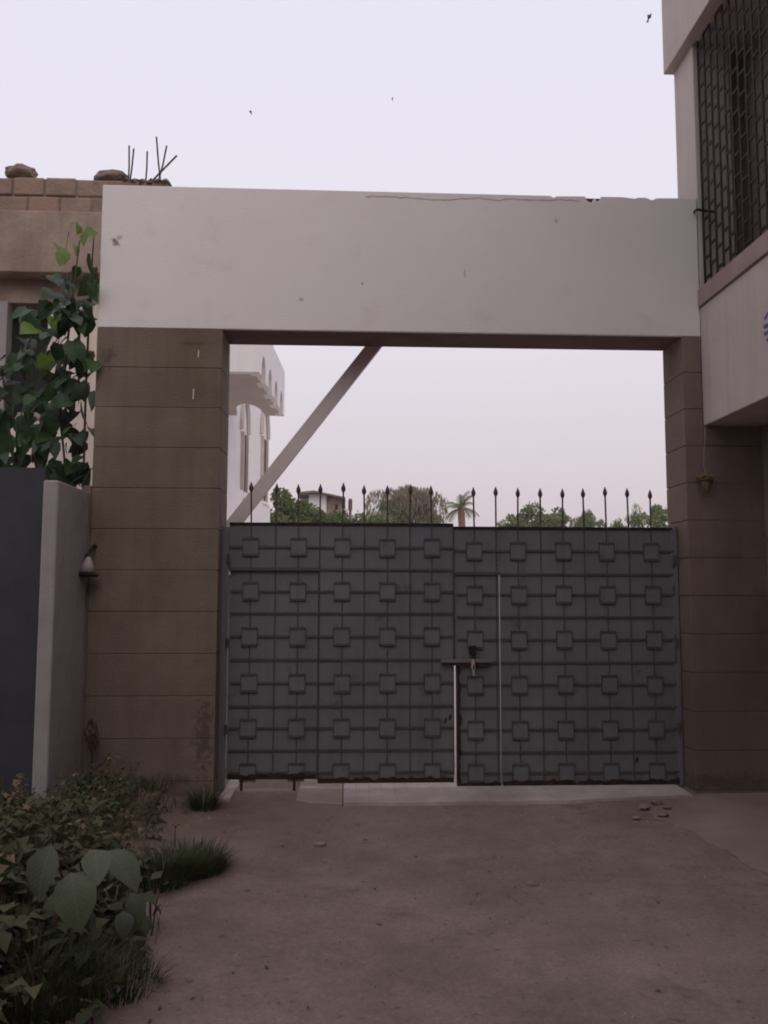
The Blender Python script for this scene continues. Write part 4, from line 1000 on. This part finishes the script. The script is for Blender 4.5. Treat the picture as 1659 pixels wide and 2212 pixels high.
bird(541, 243, 34, .4, .6, 'tiny pale bird above the left half of the beam')

# ------------------------------------------------------------------ loose grit on the lane
rng = random.Random(9); mb = MB(); base_v = [(-1,-.7,0),(.2,-1,0),(1,-.3,0),(.8,.8,0),(-.5,.9,0),(-.1,.05,.8),(.35,.2,.65)]
for _ in range(1500):
    y = rng.uniform(-4.6, -.35); x = rng.uniform(verge_x(y)-.1, 3.3); s_ = rng.choice([.003,.004,.005,.007,.011])*rng.uniform(.7, 1.3)
    an = rng.uniform(0, 6.28); ca, sa = math.cos(an), math.sin(an); i = len(mb.v); z = gz(x, y)
    mb.v += [(x+(a*ca-b_*sa)*s_, y+(a*sa+b_*ca)*s_, z+c_*s_-.0008) for a, b_, c_ in base_v]
    for f_ in ((0,1,5),(1,2,6),(1,6,5),(2,3,6),(3,4,5),(3,5,6),(4,0,5)): mb.face(*[i+q for q in f_])
me_, o_ = mb.mesh('grit', M['conc'], fix=False); tag(link('grit', me_, o_), 'loose grit and pebbles scattered on the dusty lane', 'grit', kind='stuff')
mb = MB(); rng = random.Random(21)
for _ in range(38):
    y = rng.uniform(-3.4, -.5); x = verge_x(y)+abs(rng.gauss(.1, .9)); s_ = rng.uniform(.008, .019); an = rng.uniform(0, 6.28); z = gz(x, y)+.003
    d_ = Vector((math.cos(an), math.sin(an), 0)); e_ = Vector((-d_.y, d_.x, 0)); i = len(mb.v); c_ = Vector((x, y, z))
    mb.v += [tuple(c_-d_*s_), tuple(c_+e_*s_*.4+Vector((0, 0, .25*s_))), tuple(c_+d_*s_+Vector((0, 0, .2*s_))), tuple(c_-e_*s_*.4+Vector((0, 0, .3*s_)))]; mb.face(i, i+1, i+2); mb.face(i, i+2, i+3)
me_, o_ = mb.mesh('leaf_litter', M['stem'], fix=False); tag(link('leaf_litter', me_, o_), 'small dry leaf scraps lying on the dusty lane', 'litter', kind='stuff')
# ------------------------------------------------------------------ evening haze
hz_ = MB().box(-320, 320, -320, 320, -1.2, 26).build('haze', M['chalk']); tag(hz_, 'thin evening haze over the whole place', 'haze', kind='stuff')
hm = bpy.data.materials.new('haze'); hm.use_nodes = True; t = hm.node_tree; t.nodes.remove(t.nodes['Principled BSDF'])
pv = t.nodes.new('ShaderNodeVolumePrincipled'); pv.inputs['Color'].default_value = (0.95, 0.92, 0.93, 1); pv.inputs['Density'].default_value = 0.0016
t.links.new(pv.outputs[0], t.nodes['Material Output'].inputs['Volume']); hz_.data.materials.clear(); hz_.data.materials.append(hm)
